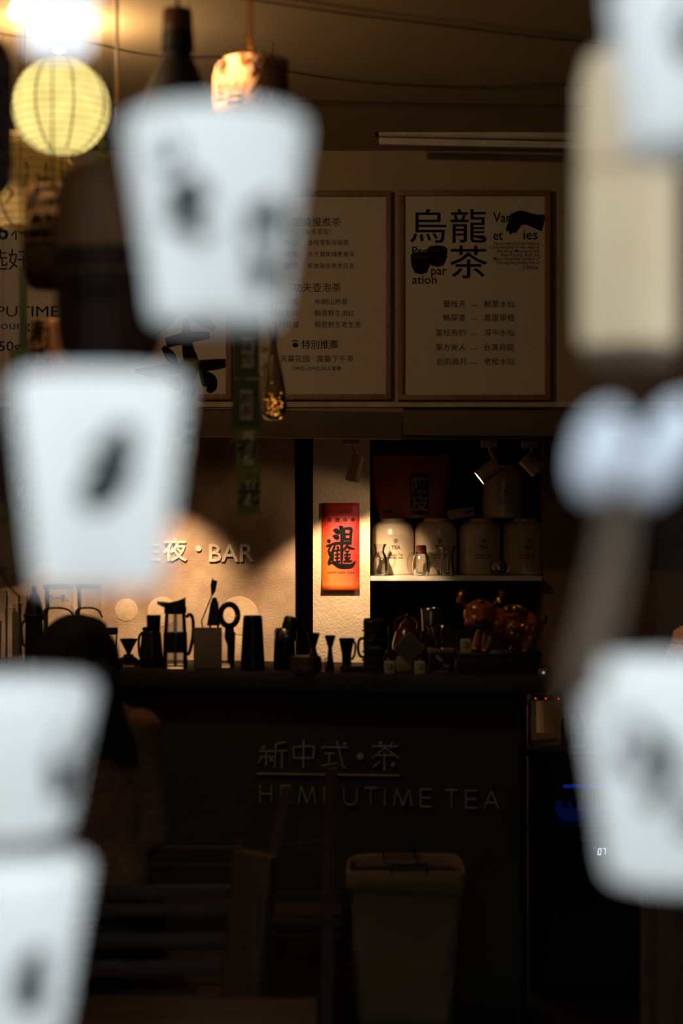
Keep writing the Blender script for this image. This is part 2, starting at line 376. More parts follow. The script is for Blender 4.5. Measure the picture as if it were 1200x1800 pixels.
for ch, a, b in (('H', 115, 155), ('E', 188, 222), ('M', 250, 310), ('P', 340, 375), ('U', 410, 455), ('T', 480, 527), ('I', 550, 556), ('M', 585, 648), ('E', 678, 717), ('T', 765, 810), ('E', 838, 877), ('A', 902, 952)): letter(ch, a, b)
# ------------------------------------------------------------------ wall lettering
ws = T('wall_sign', 'raised pale lettering on the lit plaster wall behind the bar', 'sign', 340, 985, 7.4)
for st, x, y, em, w in (('生', 262, 967, 42, None), ('夜', 308, 966, 43, None), ('B', 378.5, 970, 44, None), ('A', 404, 970, 44, None), ('R', 434, 970, 44, None)):
    MB().text(st, x, y, em, ws.p, .0, bold=.012, ext=.14).build('letter', LETT, ws, smooth=False)
MB().dot(349, 964, 5, ws.p, .012, 0).build('dot', LETT, ws, smooth=False)
# ------------------------------------------------------------------ framed menu posters
def poster(x0, x1, y0, y1, label):
    t = T('framed_poster', label, 'poster', (x0+x1)/2, y1, YB-.002, 'framed menu posters')
    f = 9.5
    for a, b, c, e in ((x0, x1, y0, y0+f), (x0, x1, y1-f, y1), (x0, x0+f, y0+f, y1-f), (x1-f, x1, y0+f, y1-f)):
        t.box('frame_rail', a, b, c, e, .026, OAK, d=.013, bev=.001)
    t.box('paper', x0+f, x1-f, y0+f, y1-f, .008, PAPER, d=.006)
    t.fn = lambda u, v, d: t.p(u, v, .0102+d)
    return t
def line(t, st, x, y, em, al='C', w=None, bold=0, shear=0): MB().text(st, x, y, em, t.fn, 0.0004, al, bold, shear, w).build('lettering', PRINT, t, smooth=False)
p1 = poster(699, 966, 336, 704, 'framed oolong tea poster with dark hand and bowl pictures, rightmost')
line(p1, '烏', 752, 398, 64, w=64, bold=.004); line(p1, '龍', 823, 398, 64, w=64, bold=.004); line(p1, '茶', 823, 461, 62, w=66, bold=.004)
line(p1, 'Vari', 866, 382, 25, 'L', 34, .012); line(p1, 'et', 866, 413, 25, 'L', 17, .012); line(p1, 'ies', 919, 412, 25, 'L', 25, .012)
line(p1, 'Pre', 724, 441, 22, 'L', 27, .012); line(p1, 'par', 757, 475, 22, 'L', 28, .012); line(p1, 'ation', 724, 491, 22, 'L', 43, .012)
for k, (st, w) in enumerate((('Tea production in Fujian is', 82), ('Concentrated in two regions', 87), ('The Wuyi Mountains and', 77), ('Anxi County. Both are', 68), ('Major historical centers of', 81), ('Oolong tea production in', 77))):
    line(p1, st, 947.5, 428+k*6.75, 8.0, 'R', w, .008)
line(p1, 'China.', 946, 470, 9.5, 'R', 28, .008, .25)
for k, (a, b) in enumerate((('蘭桂芳', '鮮葉水仙'), ('鴨屎香', '鳳凰單樅'), ('富桂有約', '漳平水仙'), ('東方美人', '台灣烏龍'), ('岩韵歲月', '老樅水仙'))):
    y = (535, 559, 585, 611, 636)[k]
    line(p1, a, 818, y, 13.6, 'R'); line(p1, '---', 832, y+1, 12, w=12); line(p1, b, 850, y, 13.6, 'L')
b = MB(); b.stroke([(955, 393, 15), (938, 389, 12), (926, 385, 11), (914, 384, 13), (903, 389, 12), (897, 394, 7)], p1.fn, .0005)
for q, st_ in enumerate(([(899, 392, 6), (893, 401, 4), (890, 407, 2.4)], [(904, 395, 6), (898, 406, 4), (896, 412, 2.2)], [(910, 395, 6), (905, 405, 4), (903, 410, 2.2)], [(914, 376, 5), (904, 381, 4), (896, 389, 2.6)])): b.stroke(st_, p1.fn, .0006+.00004*q)
b.build('hand_picture', PRINT, p1, smooth=False)
for cx, cy, w, h in ((739, 449, 18, 34), (768, 438, 18, 32)):
    b = MB(); pts = [(cx-w, cy), (cx-w*.93, cy+h*.5), (cx-w*.6, cy+h*.92), (cx, cy+h), (cx+w*.6, cy+h*.92), (cx+w*.93, cy+h*.5), (cx+w, cy), (cx+w*.7, cy-4.5), (cx, cy-6), (cx-w*.7, cy-4.5)]
    b.bm.faces.new([b.bm.verts.new(p1.fn(u, v, .0005 if cx < 750 else .0007)) for u, v in pts]); b.build('bowl_picture', PRINT, p1, smooth=False)
    b = MB(); b.stroke([(cx-w*.9, cy+1, .5), (cx, cy+4.5, .7), (cx+w*.9, cy+1, .5)], p1.fn, .001); b.stroke([(cx-w*.95, cy+h*.45, .3), (cx, cy+h*.6, .4), (cx+w*.9, cy+h*.45, .3)], p1.fn, .001); b.build('bowl_rim', mat('print_grey', (70, 66, 58), .8), p1, smooth=False)
p2 = poster(419, 687, 337, 703, 'framed menu poster with columns of small dark characters, beside the oolong poster')
line(p2, '圍爐慢煮茶', 557, 391, 17); line(p2, '（秋冬限定）', 557, 408, 10.5)
for k, (a, b) in enumerate((('暖心', '金桂雪梨金駿眉'), ('建歲', '大千葉玫瑰煮普洱'), ('圍雨', '新會陳皮煮老白茶'))):
    y = 427+k*20.5; line(p2, a, 523, y, 12, 'R'); line(p2, b, 541, y, 10.3, 'L')
line(p2, '功夫壺泡茶', 557, 506, 17)
for k, (a, b) in enumerate((('台潭飄雪', '布朗山熟普'), ('獅峰龍井', '翰菩野生滇紅'), ('荒野貢眉', '翰菩野生老生普'))):
    y = 531+k*20; line(p2, a, 524, y, 12, 'R'); line(p2, b, 553, y, 11.7, 'L')
line(p2, '特別推薦', 562, 606, 16.3, bold=.006); line(p2, '天幕花园 · 露臺下午茶', 557, 631, 13, w=129); line(p2, '299元--399元/双人套餐', 557, 648, 9, w=86)
b = MB(); b.dot(519, 607, 5.5, p2.fn, .0004, ry=4); b.stroke([(514, 601, 1), (519, 599, 1), (524, 601, 1)], p2.fn, .0004); b.build('teapot_picture', PRINT, p2, smooth=False)
p3 = poster(139, 407, 337, 703, 'framed poster with a huge black brush character, half behind the dark barrel')
b = MB()
for k, st in enumerate(([(250, 508, 8), (300, 498, 10), (350, 492, 9), (388, 485, 6)], [(300, 470, 5), (305, 500, 9), (298, 530, 4)], [(352, 462, 5), (350, 495, 9), (340, 530, 4)],
    [(320, 528, 9), (285, 572, 11), (236, 610, 4)], [(318, 530, 6), (348, 556, 12), (378, 580, 5)], [(292, 603, 9), (330, 594, 10), (369, 590, 6)], [(326, 560, 5), (330, 610, 10), (337, 640, 13), (334, 668, 8)],
    [(287, 610, 4), (299, 625, 9), (308, 640, 6)], [(238, 652, 3), (270, 654, 10), (320, 646, 9), (370, 642, 10), (402, 638, 7)], [(284, 660, 3), (300, 672, 10), (318, 676, 11), (322, 668, 5)], [(352, 652, 4), (366, 668, 14), (372, 680, 10), (366, 690, 4)])):
    b.stroke(st, p3.fn, .0004+k*.00003, n=6)
b.build('brush_character', PRINT, p3, smooth=False)
p4 = poster(-141, 127, 337, 703, 'framed offer poster with bold numbers and letters at the left edge of the photo')
line(p4, '6', 6, 405, 44, bold=.015); line(p4, '种', 38, 406, 38); line(p4, '选', -4, 457, 40); line(p4, '好', 34, 457, 40)
line(p4, 'HEMPUTIME', 104, 547, 27, 'R', 176, 0); line(p4, 'Lounge', 66, 571, 22, 'R', 76); line(p4, '50g', 18, 608, 25, w=40, bold=.012); line(p4, '烏', 54, 606, 24)
# ------------------------------------------------------------------ projector screen, ceiling cables
ps = T('projector_screen', 'rolled-up white projector screen under the ceiling', 'projector screen', 850, 250, 6.2)
ps.tube('casing', [(664, 232, 0), (1200, 242, 0)], 8.5, WHITEP, 16); ps.tube('end_cap', [(659, 231.9, 0), (665, 232, 0)], 9.5, DSTEEL, 16)
MB().prism([(666, 243), (1200, 255), (1200, 265.5), (666, 254.5)], ps.p, -.01, .01).build('bottom_bar', WHITEP, ps, smooth=False)
zt = 900-(CEILZ-CZ)/6.2*F
ps.tube('bracket', [(668, 225, 0), (668, zt, 0)], 2.5, DSTEEL); MB().box(ps.p(670, 203, 0), (S(28, 6.2), .02, S(4, 6.2))).build('bracket_plate', DSTEEL, ps, smooth=False)
def cpt(px, py, drop=.006):
    z = CEILZ-drop; Y = (z-CZ)*F/(900-py); return Vector(((px-600)/F*Y, Y, z))
for lab, pts in (('thin ceiling cable running right from the bead chain, frontmost of three', [(420, -4), (600, 23), (760, 42), (900, 60), (1060, 76), (1200, 88)]),
                 ('thin ceiling cable sagging across the middle of the ceiling', [(500, 125), (600, 140), (720, 149), (860, 153), (960, 147), (1080, 155), (1200, 165)]),
                 ('thin ceiling cable nearest the poster wall, above the projector screen', [(500, 177), (620, 179), (780, 183), (940, 185), (1200, 188)]),
                 ('thin ceiling cable from behind the white lantern past the pendant lamp', [(-20, 48), (20, 63), (150, 74), (230, 92), (300, 100), (375, 99), (440, 104), (505, 115)])):
    q = [cpt(*p) for p in pts]; o = q[0].copy()
    tag(MB().tube([v-o for v in q], .0022, 6).build('ceiling_cable', CABLE), lab, 'cable', 'ceiling cables').location = o
# ------------------------------------------------------------------ track lights
tr = T('light_track', 'grey lighting track under the beam above the bar', 'light track', 700, 775, 6.93)
MB().prism([(60, 753), (1010, 765), (1010, 775), (60, 763)], tr.p, -.015, .015).build('rail', mat('track_grey', (92, 80, 64), .5), tr, smooth=False)
for u in (300, 560, 780, 960): MB().tube([tr.p(u, 762), Vector((tr.p(u, 0).x, 0, zl-tr.loc.z))], .006, 8).build('hanger', mat('track_grey', (0, 0, 0)), tr)
LENS = emit('lit_lens', (255, 226, 190), 14); LGREY = mat('lamp_white', (196, 172, 146), .45)
def track(label, top, bot, r, ad, lit, Y=6.95):
    t = T('track_light', label, 'track light', ad[0], ad[1], Y, 'track lights over the bar')
    t.box('adaptor', ad[0]-14, ad[0]+14, ad[1], ad[1]+12, .03, LGREY, bev=.002)
    t.tube('stem', [(ad[0]+2, ad[1]+10, 0), (ad[0]+3, ad[1]+20, 0), (top[0], top[1]+3, 0)], 3.2, LGREY, 10)
    a, c = t.p(*top), t.p(*bot); ax = (c-a).normalized(); L = (c-a).length; M = Vector((0, 0, 1)).rotation_difference(ax).to_matrix(); R = r*t.s
    MB().lathe([(0, 0), (R*.9, 0), (R, R*.1), (R, L), (R*.93, L), (R*.93, L-.012)], 28, a, M).build('lamp_head', LGREY, t)
    MB().lathe([(R*.93, L-.003), (0, L-.003)], 24, a, M).build('lens', LENS if lit else mat('dark_lens', (60, 52, 44), .2), t)
track('track light hanging over the red banner on the pillar', (628, 800), (618, 846), 12.5, (617, 769), False)
track('track light with a glowing rim, tilted left above the canisters', (875, 815), (842, 841), 14, (859, 774), True)
track('track light tilted to the right, last on the track', (921, 804), (945, 829), 14, (931, 775), False)
track('track light over the bar wall, behind the white cup', (292, 780), (284, 798), 12.5, (294, 757), False)
# ------------------------------------------------------------------ red banner on the pillar
rb = T('new_year_banner', 'red and orange New Year banner with a black combined character on the pillar', 'banner', 599, 1037, 7.345)
bm_ = mat('red_banner', (214, 40, 16), .6)
nt = bm_.node_tree; bb = nt.nodes['Principled BSDF']; tcn = nt.nodes.new('ShaderNodeTexCoord'); sp = nt.nodes.new('ShaderNodeSeparateXYZ'); nt.links.new(tcn.outputs['Object'], sp.inputs[0])
m1 = nt.nodes.new('ShaderNodeMath'); m1.operation = 'MULTIPLY_ADD'; m1.inputs[1].default_value = -4.5; m1.inputs[2].default_value = .95; nt.links.new(sp.outputs[0], m1.inputs[0])
m2 = nt.nodes.new('ShaderNodeMath'); m2.operation = 'MULTIPLY_ADD'; m2.inputs[1].default_value = -3.0; nt.links.new(sp.outputs[2], m2.inputs[0]); nt.links.new(m1.outputs[0], m2.inputs[2])
r1 = nt.nodes.new('ShaderNodeValToRGB'); r1.color_ramp.elements[0].color = lin((150, 20, 16)); r1.color_ramp.elements[0].position = .1; r1.color_ramp.elements[1].color = lin((226, 104, 22)); r1.color_ramp.elements[1].position = .9
r1.color_ramp.elements.new(.45).color = lin((186, 40, 18))
nt.links.new(m2.outputs[0], r1.inputs[0])
vo = nt.nodes.new('ShaderNodeTexVoronoi'); vo.inputs['Scale'].default_value = 130; nt.links.new(tcn.outputs['Object'], vo.inputs[0])
r2 = nt.nodes.new('ShaderNodeValToRGB'); r2.color_ramp.elements[0].color = (1, 1, 1, 1); r2.color_ramp.elements[0].position = .10; r2.color_ramp.elements[1].color = (0, 0, 0, 1); r2.color_ramp.elements[1].position = .16
nt.links.new(vo.outputs[0], r2.inputs[0]); mxr = nt.nodes.new('ShaderNodeMix'); mxr.data_type = 'RGBA'
mm = nt.nodes.new('ShaderNodeMath'); mm.operation = 'MULTIPLY'; mm.inputs[1].default_value = .6; nt.links.new(r2.outputs[0], mm.inputs[0]); nt.links.new(mm.outputs[0], mxr.inputs[0])
nt.links.new(r1.outputs[0], mxr.inputs[6]); mxr.inputs[7].default_value = lin((240, 170, 80)); nt.links.new(mxr.outputs[2], bb.inputs['Base Color'])
b = MB(); N = 16; rows = []
for k in range(N+1):
    v = 884+(1037-884)*k/N; dd = .006+.012*max(0, (k-11)/5)**2
    rows.append([b.bm.verts.new(rb.p(566+65.5*j/4, v, dd-.0008)) for j in range(5)])
for A, B in zip(rows, rows[1:]):
    for j in range(4): b.bm.faces.new([A[j], A[j+1], B[j+1], B[j]])
pm = b.build('banner_paper', bm_, rb); sm = pm.modifiers.new('thick', 'SOLIDIFY'); sm.thickness = .0012
def bf(u, v, d): k = (v-884)/153*16; return rb.p(550+u/10, v, .0072+.012*max(0, (k-11)/5)**2+d)
def bz(u, v, d): return bf(u+0, 870+v/10, d)     # zoom coordinates of the banner drawing
b = MB()
for k, st in enumerate(([(355, 620, 12), (400, 625, 34), (440, 660, 36), (425, 690, 14)], [(345, 720, 10), (390, 728, 32), (430, 755, 32), (410, 785, 10)],
    [(460, 575, 20), (500, 580, 32), (508, 700, 26), (506, 900, 24), (505, 1100, 22), (505, 1195, 12)],
    [(325, 870, 18), (400, 852, 22), (500, 845, 22), (600, 840, 24), (680, 842, 30)],
    [(545, 590, 12), (553, 700, 20), (556, 800, 22)], [(545, 592, 16), (620, 588, 20), (668, 600, 24), (664, 700, 22), (660, 800, 18)], [(560, 690, 14), (650, 690, 14)], [(560, 780, 18), (655, 778, 18)],
    [(245, 795, 8), (280, 810, 28), (300, 840, 10)], [(235, 905, 16), (300, 880, 20), (312, 895, 18), (290, 940, 14), (275, 975, 16), (300, 1040, 22), (318, 1090, 22), (295, 1150, 22), (275, 1210, 18)],
    [(265, 1215, 24), (340, 1195, 14), (450, 1240, 34), (560, 1250, 38), (680, 1240, 30), (745, 1160, 8)],
    [(385, 880, 14), (360, 950, 20), (315, 1020, 8)], [(352, 960, 14), (348, 1080, 18), (345, 1190, 14)], [(415, 900, 10), (440, 930, 18), (425, 955, 10)],
    [(365, 985, 10), (420, 975, 14), (475, 965, 12)], [(380, 1050, 10), (420, 1045, 13), (470, 1038, 12)], [(380, 1110, 10), (420, 1108, 13), (470, 1102, 12)], [(355, 1178, 12), (420, 1172, 15), (480, 1165, 14)], [(425, 975, 12), (425, 1080, 14), (422, 1170, 12)],
    [(600, 870, 10), (570, 930, 20), (520, 985, 10)], [(595, 880, 12), (640, 930, 22), (735, 945, 8)], [(560, 990, 10), (640, 985, 12)], [(545, 1050, 10), (600, 1045, 13), (665, 1045, 12)], [(600, 985, 14), (602, 1070, 16), (600, 1160, 14)], [(555, 1080, 8), (575, 1110, 16), (570, 1140, 6)], [(655, 1080, 10), (630, 1120, 15), (615, 1140, 6)], [(530, 1170, 12), (600, 1165, 15), (690, 1160, 14)])):
    b.stroke([(u, v, w*1.22) for u, v, w in st], bz, .0003+.00002*k)
b.build('brush_character', INK, rb, smooth=False)
b = MB()
for u, ch in ((290, '日'), (430, '进'), (565, '斗'), (702, '金')): b.text(ch, u/10, 913.5, 8.0, lambda a, v, d: bf(a*10, v, d), .0003, bold=.02)
b.build('lettering', mat('banner_ink', (36, 10, 8), .7), rb, smooth=False)
b = MB()
for u in (290, 430, 565, 702): b.tube([bz(u+55*math.cos(q*.3927), 435+55*math.sin(q*.3927), .0004) for q in range(16)], .0004, 4, True)
b.build('character_rings', mat('banner_ring', (220, 120, 60), .6), rb)
MB().text('HAPPY NEW YEAR', 49.2, 1006, 5, lambda a, v, d: bf(a*10, v, d), .0003, w=47).build('lettering', mat('banner_ink', (0, 0, 0)), rb, smooth=False)
# ------------------------------------------------------------------ shelf with canisters and glass jugs
YS = 7.36
sh = T('wall_shelf', 'white shelf board right of the pillar holding tea canisters', 'shelf', 801, 1021, YS, loc=W(801, 1021, YS)+Vector((0, .18, 0)))
MB().box((0, 0, S(4, YS)), (S(302, YS), .36, S(8, YS)), None, .001).build('board', WHITEP, sh)
for k in (-.25, .25): MB().box((k, .1, -.03), (.02, .1, .06)).build('bracket', DSTEEL, sh, smooth=False)
ztop = sh.loc.z+S(8, YS)
def canister(cx, bz_, Y, hw, H, label, wide=0):
    t = T('tea_canister', label, 'canister', cx, 0, Y, 'white tea canisters', loc=((cx-600)/F*Y, Y, bz_)); k = S(hw, Y); h = H
    MB().lathe([(0, 0), (k*.94, 0), (k, .006), (k, h*.70), (k*1.005, h*.712), (k, h*.72), (k*.98, h*.80), (k*.9, h*.88), (k*.72, h*.93), (k*.55, h*.945)], 48).build('body', CERAM, t)
    MB().lathe([(k*.58, h*.935), (k*.6, h*.945), (k*.6, h*.985), (k*.55, h), (0, h)], 48).build('lid', CERAM, t)
    s = S(1, Y)
    def fn(u, v, d): a = u*s/k+.12; r = k+.0006+d; return Vector((r*math.sin(a), -r*math.cos(a), v_z(v)))
    def v_z(v): return h*.72-v*s
    b = MB(); b.text('茶', 0, 12, 9, lambda u, v, d: fn(u, v, d)); b.text('TEA', 0, 22.5, 9, fn, bold=.02); b.text('Chinese Tea', -2, 35, 7.2, fn, w=28); b.text('collection level', -2, 40.5, 5, fn, bold=.01, w=28); b.stroke([(-16, 74, .3), (14, 74, .3)], fn)
    b.build('lettering', mat('canister_print', (70, 52, 38), .7), t, smooth=False); return t
for k, (cx, lab) in enumerate(((690, 'brightly lit white tea canister next to the pillar'), (766, 'half-lit white tea canister, second from the pillar'), (843, 'dim white tea canister, third from the pillar'), (920, 'dim white tea canister at the right end of the shelf'))):
    canister(cx, ztop, YS+.21, 37, S(102, YS), lab)
canister(884, ztop+S(102, YS)+.001, YS+.21, 36, S(96, YS), 'dark upper tea canister standing on two lower canisters')
gb = T('tea_bag', 'orange packet with a black brush-lettered band lying over the canisters', 'packet', 722, 0, YS+.21, loc=((722-600)/F*(YS+.21), YS+.21, ztop+S(102, YS)+.001))
gb.by = 911; OPK = mat('orange_packet', (150, 66, 20), .5, col2=(130, 54, 16), scale=12, bump=.4, bscale=14)
b = MB(); rows = []
for j in range(13):
    f = j/12; v = 911-f*110; hw = 56+12*min(1, f*2.2); th = .045*math.sin(math.pi*min(1, .18+f*.8))*(1-.55*f)+.002
    row = []
    for k in range(28):
        a = 2*math.pi*k/28; ca, sa = math.cos(a), math.sin(a)
        row.append(b.bm.verts.new(gb.p(722+hw*math.copysign(abs(ca)**.5, ca), v, -th*math.copysign(abs(sa)**.9, sa))))
    rows.append(row)
for A, B in zip(rows, rows[1:]):
    for k in range(28): b.bm.faces.new([A[k], A[(k+1) % 28], B[(k+1) % 28], B[k]])
b.bm.faces.new(rows[0]); b.bm.faces.new(rows[-1]); b.build('packet', OPK, gb)
gf = lambda u, v, d: gb.p(u, v, .049+d)
gb.box('black_band', 722, 752, 833, 905, .0015, MATTE, d=.049); MB().text('陳皮', 737, 869, 31, gf, .002, bold=.02, vert=True).build('lettering', mat('packet_gilt', (120, 96, 62), .5), gb, smooth=False)
gb.box('small_label', 672, 688, 897, 902, .0015, MATTE, d=.047); gb.lathe('hang_hole', [(0, 815), (5, 815), (5, 816), (0, 816)], MATTE, 720, .02)
cd = T('price_box', 'small pale box leaning on the canisters below the dark upper one', 'box', 810, 0, YS+.15, loc=W(810, 912, YS+.15))
MB().box(cd.p(810, 903-913, 0)*0+Vector((0, 0, S(10, YS))), (S(48, YS), .05, S(17, YS)), Matrix.Rotation(math.radians(-9), 3, 'Y'), .002).build('carton', mat('box_card', (150, 130, 104), .6), cd)
MB().box(Vector((.03, -.026, S(13, YS))), (S(14, YS), .002, S(4, YS)), Matrix.Rotation(math.radians(-9), 3, 'Y')).build('print', MATTE, cd, smooth=False)
def shelf_glass(name, label, cat, cx, Y): return T(name, label, cat, cx, 1013.5, Y, loc=((cx-600)/F*Y, Y, ztop))
g = shelf_glass('glass_jug', 'waisted glass jug at the pillar end of the shelf', 'jug', 667, 7.41)
def sprof(t, prof): return [(hw*t.s, (1012-py)*t.s) for hw, py in prof]
def glathe(t, name, prof, m=GLASS, cx=0, cy=0): return MB().lathe(sprof(t, prof), 32, (cx*t.s, cy, 0)).build(name, m, t)
glathe(g, 'body', [(0, 1012), (13, 1012), (15, 1008), (15.5, 1000), (15, 985), (11, 975), (8, 970), (9, 963), (13, 956), (12.5, 956), (8.5, 963), (7.5, 970), (14, 986), (14, 1006), (0, 1009)])
MB().tube([(10*g.s, 0, 48*g.s), (17*g.s, 0, 50*g.s), (17*g.s, 0, 38*g.s), (12*g.s, 0, 30*g.s)], 1.2*g.s, 8).build('handle', GLASS, g)
g = shelf_glass('glass_teapot', 'glass teapot with a cork lid before the second canister', 'teapot', 740, 7.41)
glathe(g, 'body', [(0, 1012), (12, 1012), (15, 1006), (16, 990), (14, 978), (10, 972), (9.5, 970), (13, 979), (15, 990), (14, 1005), (0, 1009)]); glathe(g, 'cork_lid', [(0, 973), (9, 973), (9.5, 968), (9, 960), (7, 958), (0, 958)], CORK)
MB().tube([(-12*g.s, 0, 40*g.s), (-20*g.s, 0, 38*g.s), (-24*g.s, 0, 25*g.s), (-21*g.s, 0, 8*g.s), (-14*g.s, 0, 4*g.s)], 1.6*g.s, 8).build('handle', GLASS, g)
MB().tube([(14*g.s, 0, 14*g.s), (20*g.s, 0, 26*g.s), (25*g.s, 0, 38*g.s)], [3*g.s, 2*g.s, 1.5*g.s], 10).build('spout', GLASS, g)
g = shelf_glass('glass_pitcher', 'wide-lipped glass pitcher right of the cork-lidded teapot', 'pitcher', 786, 7.41)
glathe(g, 'body', [(0, 1012), (12, 1012), (13, 1008), (12, 990), (11, 978), (13, 968), (17, 960), (16.5, 960), (12.5, 968), (10.5, 978), (11, 990), (12, 1006), (0, 1009)])
MB().tube([(-12*g.s, 0, 42*g.s), (-20*g.s, 0, 40*g.s), (-22*g.s, 0, 28*g.s), (-18*g.s, 0, 14*g.s), (-12*g.s, 0, 10*g.s)], 1.4*g.s, 8).build('handle', GLASS, g)
g = shelf_glass('glass_teacup', 'small round glass cup before the dim third canister', 'cup', 876, 7.41)
glathe(g, 'body', [(0, 1012), (9, 1012), (14, 1004), (15, 995), (12, 987), (11.5, 987), (14, 995), (13, 1003), (0, 1009)]); MB().tube([(13*g.s, 0, 22*g.s), (20*g.s, 0, 18*g.s), (14*g.s, 0, 6*g.s)], 1.2*g.s, 8).build('handle', GLASS, g)
# ------------------------------------------------------------------ things on the bar counter
ZB = 1.1
def edge(x): return 1178+12*(x-190)/770
def onbar(name, label, cat, cx, by, group=None):
    by = min(by, edge(cx)-1.5); Y = (CZ-ZB)*F/(by-900); return T(name, label, cat, cx, by, Y, group, loc=((cx-600)/F*Y, Y, ZB))
t = onbar('black_jug', 'black conical jug between the funnel and the press pot', 'jug', 266, 1172)
t.lathe('body', [(0, 1172), (21, 1172), (22, 1168), (17, 1112), (15, 1108), (17, 1104), (13, 1102), (0, 1102)], BLACK, n=28); t.lathe('tin_cup', [(12, 1102), (12.5, 1082), (12, 1081), (0, 1081)], DSTEEL, cx=270)
t.tube('handle', [(250, 1112, .0), (244, 1122, 0), (245, 1150, 0), (250, 1158, 0)], 2.5, BLACK)
t = onbar('press_pot', 'glass press pot with a black flip lid and black waist band', 'pitcher', 308, 1175)
t.lathe('glass_body', [(0, 1174), (21, 1174), (22, 1170), (20, 1112), (18, 1078), (17.4, 1078), (19, 1112), (20.5, 1168), (0, 1170)], GLASS); t.lathe('waist_band', [(20.4, 1146), (21.4, 1146), (20.8, 1112), (20, 1112)], BLACK)
t.lathe('lid', [(18, 1079), (19.5, 1077), (19.5, 1066), (0, 1066)], BLACK); t.lathe('inner_tube', [(3, 1172), (3, 1078)], SMOKE)
MB().prism([(287, 1067), (277, 1062), (277, 1057), (297, 1059), (312, 1056), (326, 1050), (326, 1067)], t.p, -.012, .012).build('flip_spout', BLACK, t, smooth=False)
t.tube('handle', [(327, 1085, 0), (334, 1080, 0), (339, 1090, 0), (339, 1118, 0), (333, 1146, 0), (329, 1150, 0)], 3, BLACK)
t = onbar('card_holder', 'blank grey card standing on the bar left of the ribbed tin', 'card', 365, 1177)
MB().box(Vector((0, 0, S(37, t.Y))), (S(50, t.Y), .006, S(74, t.Y)), None, .001).build('card', mat('grey_card', (116, 104, 84), .6), t); t.box('foot', 345, 385, 1175, 1177, .05, DSTEEL, d=-.015)
t = onbar('tool_glass', 'glass of bar tools behind the grey card', 'glass', 388, 1172)
t.lathe('glass', [(0, 1172), (24, 1172), (26, 1112), (25.4, 1112), (23.2, 1168), (0, 1168)], GLASS); TG = t.Y
t = T('bar_spoon', 'black-headed bar spoon leaning up from the tool glass', 'spoon', 372, 1166, TG, loc=W(372, 1166, TG)); t.tube('shaft', [(366, 1168, 0), (354, 1092, .0), (373, 1045, 0)][1:] + [(374, 1043, 0)], 1.2, DSTEEL)
MB().prism([(371, 1045), (370, 1028), (373, 1016), (376, 1020), (382, 1021), (379, 1038), (375, 1046)], t.p, -.004, .004).build('head', MATTE, t, smooth=False)
t.tube('lower_shaft', [(354, 1092, 0), (368, 1165, -.01)], 1.2, DSTEEL)
t = T('tongs', 'black handled tongs standing behind the grey card', 'tongs', 376, 1168, TG, loc=W(376, 1168, TG)+Vector((0, .02, 0)))
MB().prism([(363, 1100), (369, 1062), (373, 1051), (379, 1051), (383, 1062), (386, 1100)], t.p, -.01, .01).build('grip', BLACK, t, smooth=False); t.tube('leg', [(368, 1100, 0), (378, 1167, 0)], 2, DSTEEL); t.tube('leg', [(382, 1100, 0), (386, 1167, 0)], 2, DSTEEL)
t = T('strainer', 'coil-rimmed cocktail strainer standing in the tool glass', 'strainer', 403, 1168, TG, loc=W(403, 1168, TG)-Vector((0, .012, 0)))
b = MB(); N = 220; b.tube([t.p(403+(15+4.5*math.cos(q*2*math.pi*40/N))*math.cos(2*math.pi*q/N), 1081+(19+4.5*math.cos(q*2*math.pi*40/N))*math.sin(2*math.pi*q/N), .008*math.sin(q*2*math.pi*40/N)) for q in range(N)], 1.1*t.s, 6, True); b.build('coil_spring', DSTEEL, t)
t.tube('rim', [(403+17*math.cos(q*.2618), 1081+21*math.sin(q*.2618), 0) for q in range(24)], 3.2, BLACK, 8, True)
MB().prism([(396, 1101), (411, 1101), (413, 1120), (407, 1135), (405, 1166), (400, 1166), (400, 1135), (395, 1120)], t.p, -.004, .004).build('handle', BLACK, t, smooth=False)
t = onbar('shaker_tin', 'ribbed steel shaker tin standing upside down by the lit wall', 'shaker', 444, 1178)
pr = [(0, 1177), (22, 1177), (22.5, 1174)] + [(21.6-4.8*q/30+(.25 if q % 2 else 0), 1172-86*q/30) for q in range(31)] + [(16, 1083), (15, 1082), (0, 1082)]
t.lathe('body', pr, DSTEEL, n=40)
t = onbar('cobbler_shaker', 'dark cobbler shaker with a tilted cap beside the pillar', 'shaker', 500, 1177)
t.lathe('body', [(0, 1176), (18, 1176), (20, 1172), (19, 1140), (18, 1108), (15, 1104), (0, 1104)], DSTEEL); a = t.p(503, 1118, .02)
t.lathe('collar', [(18, 1126), (20, 1120), (19, 1110), (15, 1104)], STEEL, cx=503, d=.02)
MB().lathe([(0, 0), (.024, 0), (.025, .02), (.023, .045), (.018, .052), (0, .053)], 28, t.p(507, 1112, .01), Matrix.Rotation(.2, 3, 'Y')).build('cap', BLACK, t)
t = onbar('round_tin', 'low brown round tin carrying a jigger', 'tin', 537, 1182)
t.lathe('body', [(0, 1181), (26, 1181), (26.5, 1179), (26.5, 1168), (26, 1167)], mat('brown_tin', (70, 46, 26), .4), sy=1); t.lathe('lid', [(27, 1167), (27.2, 1165), (27, 1154), (26, 1153), (0, 1153)], mat('brown_tin', (0, 0, 0))); tinY, tinz = t.Y, ZB+S(28, t.Y)
